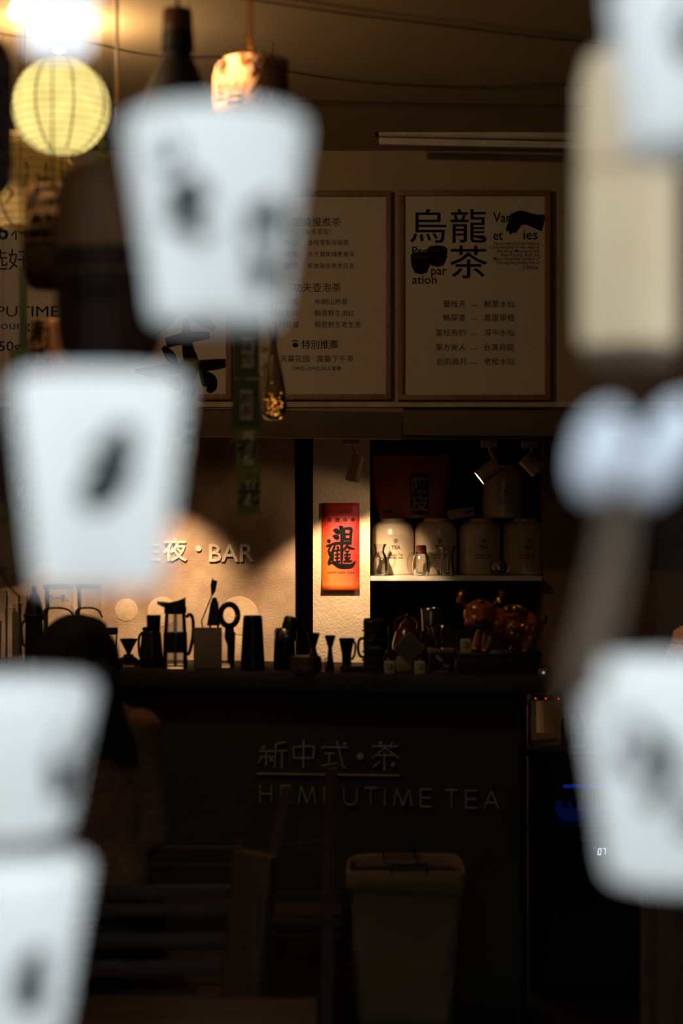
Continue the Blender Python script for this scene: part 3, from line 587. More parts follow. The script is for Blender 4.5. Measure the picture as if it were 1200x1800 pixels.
def jigger(label, cx, by, top, hw, waist, Y=None, z=None, m=DSTEEL):
    t = T('jigger', label, 'jigger', cx, by, Y, 'steel jiggers on the bar', loc=((cx-600)/F*Y, Y, z)) if Y else onbar('jigger', label, 'jigger', cx, by, 'steel jiggers on the bar')
    h = by-top; w = top+h*waist; t.lathe('upper_cup', [(hw, top), (hw*.95, top), (hw*.3, w-2), (0, w-2)], m); t.lathe('lower_cup', [(hw*.34, w), (hw*.36, w), (hw*.78, by), (hw*.7, by), (hw*.3, w+2)], m); t.lathe('ring', [(hw*.33, w-3), (hw*.42, w-1), (hw*.42, w+1), (hw*.33, w+3)], m, n=20); return t
jigger('flared jigger standing on the round brown tin', 551, 1153, 1112, 12, .72, tinY, tinz)
jigger('double-cone jigger standing alone on the bar before the pillar', 580, 1180, 1117, 10.5, .42)
t = onbar('measuring_cup', 'dark tapered measuring cup with handle left of the carved mug', 'cup', 609, 1176); t.lathe('body', [(0, 1176), (8, 1176), (8.5, 1150), (14, 1122), (13.5, 1122), (8, 1150), (0, 1172)], BLACK)
t.tube('handle', [(620, 1124, 0), (624, 1132, 0), (623, 1150, 0), (618, 1160, 0)], 2, BLACK)
t = onbar('shot_glass', 'tiny clear shot glass between the round tin and the jigger', 'glass', 568, 1184); t.lathe('body', [(0, 1183), (4, 1183), (5.5, 1157), (5, 1157), (3.6, 1179), (0, 1179)], GLASS, n=20)
t = onbar('serving_tray', 'thin wooden tray under the carved mug', 'tray', 632, 1181)
t.box('board', 598, 672, 1174, 1180, .12, CTOP, d=-.06, bev=.002); t.box('rim', 598, 672, 1171, 1174, .006, CTOP); trz = ZB+S(6, t.Y); trY = t.Y+.06
t = T('carved_mug', 'black carved totem mug with a grim face', 'mug', 659, 1170, trY, loc=((659-600)/F*trY, trY, trz)); k = t.s
t.by = 1172
t.lathe('body', [(0, 1172), (20, 1172), (21, 1165), (20, 1150), (21, 1130), (20, 1110), (21, 1096), (20, 1088), (18, 1087), (17, 1095), (17, 1165), (0, 1168)], MATTE, n=36)
for y, w in ((1108, 22), (1145, 22), (1160, 22)): t.tube('band', [(659+w*math.cos(q*.2618), y, w*t.s*math.sin(q*.2618)) for q in range(24)], 1.5, MATTE, 6, True)
for sgn in (-1, 1):
    t.tube('brow', [(659+sgn*15, 1090, .032), (659+sgn*8, 1093, .037), (659+sgn*1, 1089, .039)], 1.6, mat('mug_glaze', (70, 56, 44), .3)); t.tube('eye', [(659+sgn*14, 1123, .034), (659+sgn*8, 1126, .038), (659+sgn*3, 1121, .039)], 1.5, mat('mug_glaze', (0, 0, 0)))
MB().ball(t.p(659, 1118, .037), (4*k, .01, 8*k)).build('nose', MATTE, t); MB().box(t.p(659, 1138, .037), (22*k, .008, 6*k), None, .002).build('mouth', mat('mug_glaze', (0, 0, 0)), t)
t.tube('handle', [(640, 1122, 0), (632, 1124, 0), (629, 1138, 0), (632, 1152, 0), (641, 1156, 0)], 2.6, MATTE)
t = onbar('syrup_bottle', 'small clear bottle with a slim neck behind the left mahjong tile', 'bottle', 682, 1180)
t.lathe('glass_body', [(0, 1179), (12, 1179), (13, 1175), (13, 1148), (9, 1142), (3, 1136), (2.5, 1112), (2, 1112)], TGLASS, n=24); t.lathe('pourer', [(2.2, 1113), (2, 1106), (1.2, 1100), (0, 1100)], STEEL, n=16)
t = onbar('red_teapot', 'dim red round teapot behind the dark square card', 'teapot', 715, 1168)
RG = mat('red_glaze', (84, 30, 22), .2, coat=.5); t.lathe('body', [(0, 1168), (15, 1168), (25, 1150), (26, 1132), (20, 1110), (11, 1100), (0, 1100)], RG); t.lathe('lid', [(12, 1102), (12, 1098), (7, 1092), (3, 1088), (4, 1083), (2, 1080), (0, 1080)], RG)
t.tube('handle', [(698, 1112, 0), (694, 1096, 0), (704, 1085, 0), (724, 1085, 0), (734, 1096, 0), (731, 1112, 0)], 1.8, RG); t.tube('spout', [(738, 1140, 0), (748, 1130, 0), (752, 1116, 0)], [5, 3.4, 2.4], RG)
t = onbar('martini_glass', 'dark conical cocktail glass on a wood-topped black box', 'glass', 770, 1180)
t.by = 1180
t.lathe('bowl', [(22, 1100), (21.4, 1100), (3, 1134), (0, 1136), (3.6, 1136), (22, 1100)], SMOKE); t.lathe('foot', [(0, 1139), (12, 1139), (3, 1136.4), (0, 1136)], SMOKE)
for u in (-18, -4, 14): t.tube('rib', [(770+u, 1102, .02 if abs(u) < 10 else .006), (770+u*.2, 1134, .004)], .8, STEEL)
t.e.location.z += 0
gy = t.Y
t2 = T('gift_box', 'black gift box with a gilt print and a wooden lid under the cocktail glass', 'box', 775, 1181, gy, loc=((775-600)/F*gy, gy, ZB))
t2.by = 1180
t2.box('carton', 754, 798, 1147, 1180, .07, MATTE, bev=.002); t2.box('wooden_lid', 752, 797, 1139, 1147, .075, mat('pale_wood', (120, 88, 56), .5), bev=.002); t2.box('base_strip', 757, 786, 1176.5, 1180, .073, mat('pale_wood', (0, 0, 0)))
b = MB(); b.stroke([(766, 1150, 2), (770, 1156, 3), (776, 1160, 2)], lambda u, v, d: t2.p(u, v, .0355+d)); b.stroke([(778, 1166, 1.5), (784, 1170, 2.5), (788, 1166, 1)], lambda u, v, d: t2.p(u, v, .0355+d)); b.build('gilt_print', GOLD, t2, smooth=False)
# silver cup stands on a dark canister behind
t = onbar('dark_caddy', 'dark tea caddy behind the cocktail glass carrying a shiny tumbler', 'caddy', 756, 1166); t.lathe('body', [(0, 1166), (17, 1166), (17, 1116), (16, 1113), (0, 1113)], MATTE); t.lathe('lid', [(18.0, 1122), (18, 1113), (16, 1109), (0, 1109)], MATTE); cy = t.Y
t = T('steel_tumbler', 'shiny silver tumbler standing on the dark caddy', 'tumbler', 757, 1109, cy, loc=((757-600)/F*cy, cy, ZB+S(57, cy))); t.lathe('body', [(0, 1109), (15, 1109), (17, 1072), (16.3, 1070), (14.4, 1106), (0, 1106)], STEEL); t.lathe('rim', [(17.2, 1073), (17.8, 1070), (17, 1068.5), (16.2, 1070)], STEEL)
def tile(label, cx, by, hw, top, Y=None, z=None):
    t = T('mahjong_tile', label, 'mahjong tile', cx, by, Y, 'green-character mahjong tiles', loc=((cx-600)/F*Y, Y, z)) if Y else onbar('mahjong_tile', label, 'mahjong tile', cx, by, 'green-character mahjong tiles')
    by = t.by; t.box('ivory_face', cx-hw, cx+hw, top, by, .016, mat('ivory', (186, 174, 134), .3), d=.004, bev=.002); t.box('back', cx-hw, cx+hw, top, by, .01, mat('tile_back', (30, 70, 44), .35), d=-.0095, bev=.002)
    MB().text('發', cx, (top+by)/2, hw*1.75, lambda u, v, d: t.p(u, v, .0121+d), .0003, bold=.008).build('green_character', mat('tile_green', (16, 44, 30), .5), t, smooth=False)
tile('mahjong tile on the bar before the small clear bottle', 684, 1184, 9, 1162); tile('mahjong tile on the bar below the dark square card', 737, 1184, 9, 1162)
t = onbar('wooden_block', 'pale wooden sign block between two mahjong tiles', 'block', 711, 1182); t.box('block', 698, 724, 1155, 1181, .03, mat('pale_block', (150, 134, 94), .5), d=-.02, bev=.002)
bkY = t.Y
t = T('square_card', 'dark speckled square card standing on its corner above the wooden block', 'card', 719, 1169, bkY-.03, loc=W(719, 1168, bkY-.03))
MB().box(Vector((0, 0, S(29, t.Y))), (S(41, t.Y), .006, S(41, t.Y)), Matrix.Rotation(math.radians(45), 3, 'Y'), .001).build('card_edge', mat('card_grey', (120, 116, 104), .5), t)
MB().box(Vector((0, -.0035, S(29, t.Y))), (S(38, t.Y), .002, S(38, t.Y)), Matrix.Rotation(math.radians(45), 3, 'Y')).build('card_face', mat('card_dark', (92, 92, 84), .6, col2=(24, 24, 24), scale=260), t, smooth=False)
# pig on its box
t = onbar('plinth_box', 'black display box under the gold pig', 'box', 880, 1186); t.by = 1186
t.box('body', 806, 952, 1151, 1186, .12, MATTE, d=-.06, bev=.003); t.box('lid_edge', 805, 953, 1148, 1153, .124, BLACK, d=-.06, bev=.002); py_, pz_ = t.Y+.06, ZB+S(38, t.Y)
tile('mahjong tile leaning at the gold pig, on the black box', 818, 1146, 9, 1122, py_-.045, pz_)
pg = T('pig_statue', 'orange glazed pig statue with gold ears, coins and hooves', 'statue', 885, 1148, py_, loc=((885-600)/F*py_, py_, pz_))
q = lambda u, v, d=0: pg.p(u, v, d); k = pg.s
def el(u, v, d, a, b, c): return (q(u, v, d), (a*k, c*k, b*k))
body = blob([el(900, 1104, 0, 44, 33, 32), el(925, 1108, 0, 28, 31, 30), el(872, 1098, .01, 34, 29, 28), el(842, 1082, .035, 29, 27, 25), el(838, 1090, .06, 19, 11, 14), el(832, 1097, .06, 20, 9, 13), el(843, 1072, .05, 18, 12, 12),
    (q(860, 1120, .035), 13*k, q(852, 1141, .045), 9*k), (q(850, 1118, -.02), 13*k, q(838, 1141, -.02), 9*k), (q(930, 1122, .03), 13*k, q(924, 1141, .035), 9*k), (q(918, 1120, -.03), 13*k, q(908, 1141, -.03), 9*k)], .0045, 3)
link('body', body, ORG, pg, ang=3)
for u, v, d in ((851, 1144, .048), (837, 1144, -.02), (922, 1144, .038), (906, 1144, -.03)): MB().ball(q(u, v, d), (9*k, 9*k, 5*k), 16, 10).build('hoof', GOLD, pg)
MB().ball(q(838, 1089, .083), (13*k, 7*k, 7*k), 18, 10).build('snout', ORG, pg)
for u in (833, 843): MB().ball(q(u, 1088, .0935), (2*k, 2*k, 2.4*k), 10, 8).build('nostril', MATTE, pg)
MB().tube([q(819, 1093, .07), q(828, 1099, .083), q(839, 1101, .087), q(850, 1099, .083), q(858, 1092, .066)], [1.5*k, 4*k, 5*k, 4*k, 1.5*k], 12).build('mouth', MATTE, pg, label='dark open smiling mouth')
for u in (828, 853): MB().tube([q(u-5, 1073, .077), q(u, 1069, .081), q(u+5, 1073, .077)], 1.2*k, 6).build('eye', MATTE, pg)
for pts in ([(818, 1072, .03), (808, 1058, .03), (812, 1044, .025), (818, 1042, .02)], [(866, 1064, .03), (876, 1058, .03), (884, 1046, .02), (876, 1044, .01)]):
    MB().tube([q(*p) for p in pts], [3*k, 7*k, 5*k, 2*k], 10).build('ear', GOLD, pg)
MB().ball(q(841, 1058, .06), (7*k, 4*k, 3*k)).build('forehead_gem', GOLD, pg)
for u, v, d, r in ((868, 1112, .066, 9), (922, 1108, .062, 11), (899, 1102, .07, 5), (900, 1118, .066, 6)):
    MB().tube([q(u+r*math.cos(a*.3927), v+r*math.sin(a*.3927), d-.004) for a in range(16)], 1.6*k, 8, True).build('gold_coin', GOLD, pg)
MB().tube([q(902+20*math.cos(a*.3927), 1076+8*math.sin(a*.3927), .02+.035*math.sin(a*.3927)) for a in range(16)], 2.6*k, 8, True).build('saddle_ring', GOLD, pg)
for u, v, d, r in ((890, 1072, .03, 7), (904, 1071, .034, 7), (914, 1074, .02, 6)): MB().ball(q(u, v, d), (r*k, 6*k, 4.5*k)).build('ingot', GOLD, pg)
MB().tube([q(945, 1102, 0), q(951, 1104, .006), q(953, 1096, 0), q(957, 1098, -.004), q(959, 1088, 0), q(956, 1084, .002)], [2.5*k, 3*k, 3*k, 3*k, 3*k, 2*k], 8).build('tail', GOLD, pg)
t = onbar('sensor_box', 'tiny pale box at the right end of the bar top', 'box', 954, 1190); t.box('case', 947, 962, t.by-12, t.by, .02, mat('box_card', (0, 0, 0)), d=-.012, bev=.002); MB().dot(955, t.by-6, 1.6, t.p, .0, -.003).build('lamp_dot', emit('pilot_white', (230, 230, 255), .6), t)
# left part of the bar
t = onbar('funnel', 'black cone funnel on a dark dripper stand', 'funnel', 226, 1172)
t.lathe('cone', [(16, 1123), (15.5, 1123), (4, 1146), (2.5, 1152), (3, 1152), (4.6, 1146), (16, 1123)], MATTE); t.lathe('collar', [(4, 1150), (9, 1150), (9, 1153), (4, 1153)], BLACK); t.lathe('glass_server', [(0, 1171), (17, 1171), (19, 1160), (9, 1153), (8.4, 1153), (18, 1160), (0, 1169)], SMOKE)
for u in (190, 172):
    t = onbar('spice_jar', 'small lidded glass jar %s' % ('left of the funnel' if u == 190 else 'hidden mostly behind the dark hair'), 'jar', u+8, 1160)
    t.lathe('glass_body', [(0, 1160), (8, 1160), (8.5, 1156), (8.5, 1116), (7, 1113)], GLASS, n=24); t.lathe('lid', [(9, 1115), (9.4, 1113), (9.4, 1105), (8.5, 1103), (0, 1103)], BLACK, n=24)
def dispenser(cx, hw, by, top, label, txt=None):
    t = onbar('glass_dispenser', label, 'dispenser', cx, by); by = t.by
    b = MB(); H = by-top
    def ring(w, py): return [b.bm.verts.new(t.p(cx+w*math.copysign(abs(math.cos(a))**.45, math.cos(a)), py, w*t.s*math.copysign(abs(math.sin(a))**.45, math.sin(a)))) for a in [2*math.pi*j/32 for j in range(32)]]
    rs = [ring(w, y) for w, y in ((hw*.9, by), (hw, by-4), (hw, top+H*.38), (hw*.96, top+H*.33), (hw*.86, top+H*.28), (hw*.9, top+H*.24), (hw*.92, top+H*.04))]
    for A, B in zip(rs, rs[1:]):
        for j in range(32): b.bm.faces.new([A[j], A[(j+1) % 32], B[(j+1) % 32], B[j]])
    b.bm.faces.new(rs[0]); b.build('jar', GLASS, t)
    t.tube('shoulder_wire', [(cx-hw*1.02, top+H*.42, .0), (cx-hw*.9, top+H*.33, hw*t.s), (cx-hw*.4, top+H*.29, hw*t.s*1.04), (cx+hw*.4, top+H*.29, hw*t.s*1.04), (cx+hw*.9, top+H*.33, hw*t.s), (cx+hw*1.02, top+H*.42, 0)], 1.8, BLACK)
    t.box('lid', cx-hw*.95, cx+hw*.95, top-3, top+5, hw*1.8*t.s, SMOKE, bev=.002); t.tube('tap', [(cx, by-14, hw*t.s), (cx, by-14, hw*t.s+.03), (cx, by-6, hw*t.s+.034)], 2.2, STEEL)
    if txt: MB().text(txt, cx, top+H*.16, 14, lambda u, v, d: t.p(u, v, hw*.93*t.s+d), .001, bold=.02).build('lettering', mat('teal_print', (30, 80, 84), .5), t, smooth=False)
dispenser(104, 26, 1160, 1030, 'square glass dispenser with teal lettering, left one of the pair', '和一瓶'); dispenser(157, 22, 1160, 1030, 'square glass dispenser behind the woman\'s hair, right one of the pair')
k = 0
for cx, by, top, hw, lab in ((4, 1158, 1040, 11, 'tall clear glass at the left edge of the bar'), (18, 1166, 1070, 9, 'clear tumbler in front of the tall glass at the left edge'), (44, 1165, 1062, 10, 'clear tumbler just right of the pale straw box'), (62, 1160, 1078, 10, 'clear tumbler between the black kettle and the dispenser'), (41, 1154, 1048, 9, 'tall clear glass behind the pale straw box'), (76, 1167, 1096, 8, 'short clear glass in front of the dispenser'), (-6, 1168, 1092, 9, 'short clear glass cut off by the photo edge')):
    t = onbar('drinking_glass', lab, 'glass', cx, by, 'glasses on the left of the bar'); by = t.by; h = by-top
    t.lathe('bowl', [(0, by-1), (hw*.75, by-1), (hw*.8, by-3), (hw, top), (hw*.94, top), (hw*.72, by-5), (0, by-5)], GLASS, n=24); t.lathe('rim', [(hw*.92, top+1), (hw*1.02, top+.5), (hw*.98, top-.8), (hw*.92, top)], GLASS, n=24)
t = onbar('straw_box', 'pale upright straw box among the glasses', 'box', 28, 1168); t.box('carton', 22, 33, 1075, t.by, .02, mat('straw_card', (120, 104, 74), .7)); [t.tube('straw', [(u, 1090, 0), (u-1+.3*(u-27), 1062, 0)], .9, mat('straw_white', (150, 140, 120), .5)) for u in (25, 28, 31)]
t = onbar('black_kettle', 'black kettle with a cone lid behind the glasses', 'kettle', 60, 1172); by = t.by
t.lathe('body', [(0, by), (15, by), (17, by-8), (15, 1092), (19, 1082), (17, 1078), (0, 1078)], MATTE); t.lathe('lid', [(17, 1080), (13, 1060), (8, 1046), (4, 1042), (5, 1034), (3, 1030), (0, 1030)], BLACK); t.tube('handle', [(45, 1090, 0), (38, 1100, 0), (40, 1130, 0), (44, 1136, 0)], 2.4, BLACK)
# ------------------------------------------------------------------ fridge corner on the right
FY = 5.85
fr = T('display_fridge', 'black display fridge glowing blue right of the bar', 'fridge', 1075, 1762, FY, loc=((1075-600)/F*FY, FY, 0)); fr.by = 900+CZ*F/FY
bx = fr.box; fb = fr.by
MB().box(fr.p(1075, (1325+fb)/2, -.36), (S(292, FY), .03, S(fb-1325, FY))).build('back_panel', BLACK, fr, smooth=False)
for a, b_ in ((929, 939), (1211, 1221)): bx('side_panel', a, b_, 1325, fb, .36, BLACK, d=-.19)
bx('top_panel', 929, 1221, 1325, 1333, .36, BLACK, d=-.19); bx('bottom_panel', 929, 1221, 1455, 1465, .34, BLACK, d=-.19); bx('base_front', 929, 1221, 1465, fb-8, .02, MATTE, d=-.0)
BLUE = emit('blue_led', (10, 60, 200), .28); bx('led_strip', 992, 1200, 1382, 1387, .01, BLUE, d=-.03); bx('blue_lit_shelf', 990, 1200, 1428, 1446, .2, emit('blue_shelf_glow', (6, 40, 130), .12), d=-.13); bx('led_strip', 964, 968, 1412, 1440, .006, BLUE, d=-.01)  # LED light falling on the shelf is put in as its own glow
for k in range(13): fr.lathe('chilled_bottle', [(0, 1428), (5, 1428), (5.4, 1426), (5.2, 1404), (2, 1396), (1.8, 1390), (0, 1390)], mat('blue_glass', (24, 50, 110), .2), cx=1000+k*16, d=-.1, n=14)
bx('door_glass', 975, 1205, 1340, 1455, .006, GLASS, d=.002)
for a, b_, c, e in ((960, 975, 1333, 1460), (1205, 1221, 1333, 1460), (975, 1205, 1333, 1341), (975, 1205, 1452, 1460)): bx('door_frame', a, b_, c, e, .02, BLACK, d=.0)
fr.tube('door_handle', [(1005, 1355, .03), (1003, 1362, .034), (1008, 1372, .034)], 1.5, STEEL)
bx('control_panel', 1000, 1200, 1476, 1520, .008, BLACK, d=.012)
b = MB(); fx = lambda u, v, d: fr.p(u, v, .0165+d)
def seg(b, x, y, on, w=4.6, h=10.5):
    L = {'a': ((0, 0), (w, 0)), 'b': ((w, 0), (w, h/2)), 'c': ((w, h/2), (w, h)), 'd': ((0, h), (w, h)), 'e': ((0, h/2), (0, h)), 'f': ((0, 0), (0, h/2))}
    for o in on: (a0, b0), (a1, b1) = L[o]; b.stroke([(x+a0-(b0*.12), y+b0, .75), (x+a1-(b1*.12), y+b1, .75)], fx, .001, n=1)
seg(b, 1050, 1490, 'abcdef'); seg(b, 1057.5, 1490, 'abc'); b.build('digits', emit('digit_white', (225, 235, 255), 1.6), fr, smooth=False)
b = MB(); b.stroke([(1041, 1489, .7), (1045, 1489, .7)], fx, n=1); b.stroke([(1064, 1489, .7), (1068, 1489, .7)], fx, n=1); b.build('indicator', emit('digit_green', (90, 160, 50), .5), fr, smooth=False)
b = MB()
for cidx in range(6):
    for r in range(24):
        u0 = 976+cidx*27; v0 = 1616+r*6; sgn = 1 if cidx % 2 else -1; b.stroke([(u0, v0+sgn*4, .9), (u0+26, v0-sgn*4, .9)], lambda u, v, d: fr.p(u, v, d), .0135, .009, n=1)
o = b.build('vent_grille', mat('vent_black', (34, 32, 28), .4), fr, smooth=False); o['kind'] = 'stuff'
for k in range(4): bx('foot', 940+k*88, 952+k*88, fb-8, fb, .05, BLACK, d=-.1)
sl = T('worktop_slab', 'pale stone slab on top of the fridge', 'worktop', 1075, 1325, FY, loc=W(1075, 1324.6, FY)); sl.by = 1324.6; sl.box('slab', 924, 1226, 1313, 1324.6, .40, mat('pale_stone', (128, 116, 98), .4, col2=(112, 100, 84), scale=8), d=-.18, bev=.002); sl.box('edge_strip', 924, 985, 1318, 1324, .002, CTOP, d=.0215)
zs = sl.loc.z+S(11.6, FY)
def onslab(name, label, cat, cx, Y): t = T(name, label, cat, cx, 1313, Y, loc=((cx-600)/F*Y, Y, zs)); return t
for cx, h, w, lab in ((993, 72, 9, 'tall slim glass bottle on the slab right of the bar'), (1015, 60, 10, 'glass bottle beside the tall slim one on the slab'), (1046, 64, 11, 'glass bottle half behind the big white cup')):
    t = onslab('glass_bottle', lab, 'bottle', cx, FY+.05); t.by = 1313
    t.lathe('body', [(0, 1312), (w, 1312), (w, 1312-h*.6), (w*.5, 1312-h*.75), (w*.32, 1312-h*.8), (w*.3, 1312-h*.96)], TGLASS, n=24); t.lathe('cap', [(w*.36, 1313-h*.95), (w*.36, 1313-h*1.02), (0, 1313-h*1.02)], STEEL, n=16)
t = onslab('wooden_upright', 'thin wooden upright board beside the bar end', 'board', 928, FY+.1); t.box('board', 925, 931, 1244, 1313, .1, OAK); t.box('edge_band', 924, 932, 1242, 1245, .1, CTOP)
t = T('power_strip', 'power strip with three red pilot lamps fixed at the bar end', 'power strip', 960, 1232, 5.6, loc=W(960, 1232, 5.6)); t.by = 1232
t.box('case', 934, 986, 1222, 1231, .03, mat('strip_brown', (52, 44, 36), .5), bev=.002); t.box('plug', 971, 985, 1215, 1229, .03, mat('plug_grey', (96, 80, 66), .5), d=.028, bev=.003)
for u, v, d in ((940, 1227, .016), (958, 1227, .016), (978, 1226, .044)): MB().ball(t.p(u, v, d), .0018, 10, 6).build('pilot_lamp', emit('pilot_red', (255, 70, 20), 2.2), t)
t.tube('wall_bracket', [(950, 1228, -.01), (950, 1228, -.2), (920, 1228, -.2)], 2, DSTEEL); t.tube('cable', [(935, 1227, 0), (931, 1240, -.02), (930, 1300, -.03), (930, 1312, -.03)], 1.4, CORD)
t = onslab('wine_jar', 'dark wine jar with a tan cloth cover at the right edge', 'jar', 1226, FY-.02); t.by = 1313
t.lathe('body', [(0, 1312), (44, 1312), (62, 1285), (66, 1240), (60, 1180), (52, 1150), (44, 1132)], mat('jar_glaze', (26, 24, 24), .2, coat=.4)); t.lathe('cloth_cover', [(56, 1150), (50, 1136), (46, 1122), (42, 1108), (30, 1100), (0, 1096)], mat('tan_cloth', (232, 186, 150), .9, bump=.5, bscale=40), n=15)
t.tube('tie', [(1226+46*math.cos(a*.2618), 1127, 46*t.s*math.sin(a*.2618)) for a in range(24)], 1.4, ROPE, 6, True)
# ------------------------------------------------------------------ hamper, chairs, tables, stool
HY = 5.16
h = T('laundry_hamper', 'canvas hamper bag with folded cuff standing before the bar', 'hamper', 712, 0, HY, loc=((712-600)/F*HY, HY, 0)); h.by = 900+CZ*F/HY
CANV = mat('canvas', (112, 92, 64), .9, col2=(98, 79, 53), scale=5, bump=.35, bscale=18)
b = MB(); rows = []
for j in range(15):
    f = j/14; v = 1786-f*(1786-1535); x0 = 628-14*f**.7; x1 = 792+19*f; row = []
    for kk in range(40):
        a = 2*math.pi*kk/40; ca, sa = math.cos(a), math.sin(a); e = .25
        row.append(b.bm.verts.new(h.p((x0+x1)/2+(x1-x0)/2*math.copysign(abs(ca)**e, ca)+1.8*math.sin(a*5+f*7), v+2*math.sin(a*3+f*3), .13*math.copysign(abs(sa)**e, sa)+.004*math.sin(a*7+f*11))))
    rows.append(row)
for A, B in zip(rows, rows[1:]):
    for kk in range(40): b.bm.faces.new([A[kk], A[(kk+1) % 40], B[(kk+1) % 40], B[kk]])
b.bm.faces.new(rows[0]); b.build('bag', CANV, h, ang=2)
b = MB(); rows = []
for v, g in ((1554, 5), (1550, 7), (1535, 6), (1521, 4), (1517, 1), (1521, -2), (1540, -4)):
    row = []
    for kk in range(40):
        a = 2*math.pi*kk/40; ca, sa = math.cos(a), math.sin(a); e = .25
        row.append(b.bm.verts.new(h.p(713+(99+g)*math.copysign(abs(ca)**e, ca), v+2.5*math.sin(a*2+1)-(4 if ca < 0 and v > 1545 else -3 if v > 1545 else 0), (.13+g*h.s)*math.copysign(abs(sa)**e, sa)+.002*math.sin(a*9))))
    rows.append(row)
for A, B in zip(rows, rows[1:]):
    for kk in range(40): b.bm.faces.new([A[kk], A[(kk+1) % 40], B[(kk+1) % 40], B[kk]])
b.build('folded_cuff', CANV, h, ang=2)
for u0, u1, v, d in ((676, 731, 1495, -.12), (686, 746, 1504, .135)): h.tube('wire_handle', [(u0, 1524, d), (u0, v, d), (u1, v, d), (u1, 1524, d)], 2.2, MATTE, sm=False)
for u in (635, 785):
    for d in (.1, -.1): h.tube('frame_leg', [(u, 1786, d), (u, h.by-2, d)], 3, MATTE); MB().ball(h.p(u, h.by-7, d), .012, 12, 8).build('caster', MATTE, h)
CY = 4.27
ch = T('slatted_bench', 'slat-backed wooden bench the woman sits on', 'bench', 250, 0, CY, loc=((250-600)/F*CY, CY, 0)); ch.by = 900+CZ*F/CY
for a, b_ in ((1555, 1580), (1588, 1611), (1640, 1666), (1688, 1716)): ch.box('back_slat', -80, 425, a, b_, .02, WOOD, bev=.003)
for k in range(4): MB().box(ch.p(172, ch.by-.395/ch.s, -.10-.115*k), (S(505, CY), .1, .03), None, .003).build('seat_slat', WOOD, ch)
ch.box('upright', -70, -40, 1550, ch.by, .03, WOODV, d=-.02)
MY = Matrix.Rotation(math.radians(5.5), 3, 'Y') @ Matrix.Rotation(math.radians(-28), 3, 'Z')
MB().box(ch.p(452, 1492, .05)+Vector((-.05, 0, -.22))*0+(MY @ Vector((0, 0, -.33))), (.105, .04, .66), MY, .003).build('end_panel', WOODV, ch)
for u in (-60, 400): ch.box('leg', u, u+25, ch.by-.42/ch.s, ch.by, .035, WOODV, d=-.42)
MB().box(ch.p(412, (ch.by+1560)/2, -.03), (.03, .03, (ch.by-1560)*ch.s)).build('upright', WOODV, ch, smooth=False)
TY = 3.75
tb = T('low_table', 'low wooden table in front of the bench, only its top edge showing', 'table', 200, 0, TY, loc=((200-600)/F*TY, TY, 0)); tb.by = 900+CZ*F/TY; TZ = .505
for k in range(3): MB().box(Vector((tb.p(155, 0, 0).x, -.1+.1*k+.06, TZ-.015)), (S(800, TY), .097, .03), None, .003).build('top_board', WOOD, tb)
MB().box(Vector((tb.p(155, 0, 0).x, -.1, TZ-.05)), (S(760, TY), .02, .04)).build('apron', WOOD, tb, smooth=False)
for u in (-200, 520):
    for d in (.08, -.12): MB().box(Vector((tb.p(u, 0).x, -d, (TZ-.03)/2)), (.04, .04, TZ-.03)).build('leg', WOODV, tb, smooth=False)
KY = 4.95
kc = T('folding_chair', 'dark wooden folding chair with two tall uprights left of the hamper', 'chair', 540, 0, KY, loc=((540-600)/F*KY, KY, 0)); kc.by = 900+CZ*F/KY
kc.tube('upright', [(582, 1350, 0), (578, 1500, 0), (572, kc.by, 0)], 15, WOODV, 4, sm=False); kc.tube('upright', [(506, 1384, .02), (492, 1440, .02), (470, 1560, .05), (450, kc.by, .08)], 13, WOODV, 4, sm=False)
MB().prism([(474, 1490), (605, 1474), (606, 1496), (474, 1502)], kc.p, -.03, -.01).build('back_rail', WOOD, kc, smooth=False)
for a, b_ in ((1575, 1590), (1642, 1652)): kc.box('rail', 476, 600, a, b_, .02, WOOD, d=-.03)
MB().box(kc.p(540, kc.by-.44/kc.s, -.18), (S(120, KY), .36, .025), None, .004).build('seat', WOOD, kc)
for u in (485, 596): kc.tube('leg', [(u, kc.by-.43/kc.s, -.3), (u, kc.by, -.36)], 12, WOODV, 4)
QY = 5.02
k2 = T('back_chair', 'second dark slatted chair seen between bench and bar', 'chair', 340, 0, QY, loc=((330-600)/F*QY, QY, 0)); k2.cx = 330; k2.by = 900+CZ*F/QY
for a, b_ in ((1487, 1500), (1516, 1530)): k2.box('back_slat', 240, 425, a, b_, .018, WOOD, d=-.0, bev=.002)
for u in (240, 412): k2.box('upright', u, u+14, 1480, k2.by, .02, WOODV, d=-.02)
MB().box(k2.p(332, k2.by-.44/k2.s, -.14), (S(180, QY), .25, .025), None, .003).build('seat', WOOD, k2)
for u in (244, 408): k2.box('leg', u, u+12, k2.by-.43/k2.s, k2.by, .02, WOODV, d=-.24)
st = T('wooden_stool', 'brown wooden stool leg rising at the lower right corner', 'stool', 1200, 0, 4.5, loc=((1200-600)/F*4.5, 4.5, 0)); st.by = 900+CZ*F/4.5
for u in (1140, 1290):
    for d in (.12, -.12): MB().box(st.p(u+24, st.by-.32/st.s, d), (.07, .03, .64), None, .003).build('leg', mat('stool_wood', (96, 66, 40), .6, col2=(72, 48, 28), scale=9, stretch=(9, 9, 1)), st)
MB().box(st.p(1239, st.by-.655/st.s, 0), (.32, .32, .03), None, .004).build('seat', WOOD, st); MB().box(st.p(1239, st.by-.2/st.s, .12), (.18, .02, .04)).build('stretcher', WOOD, st, smooth=False)
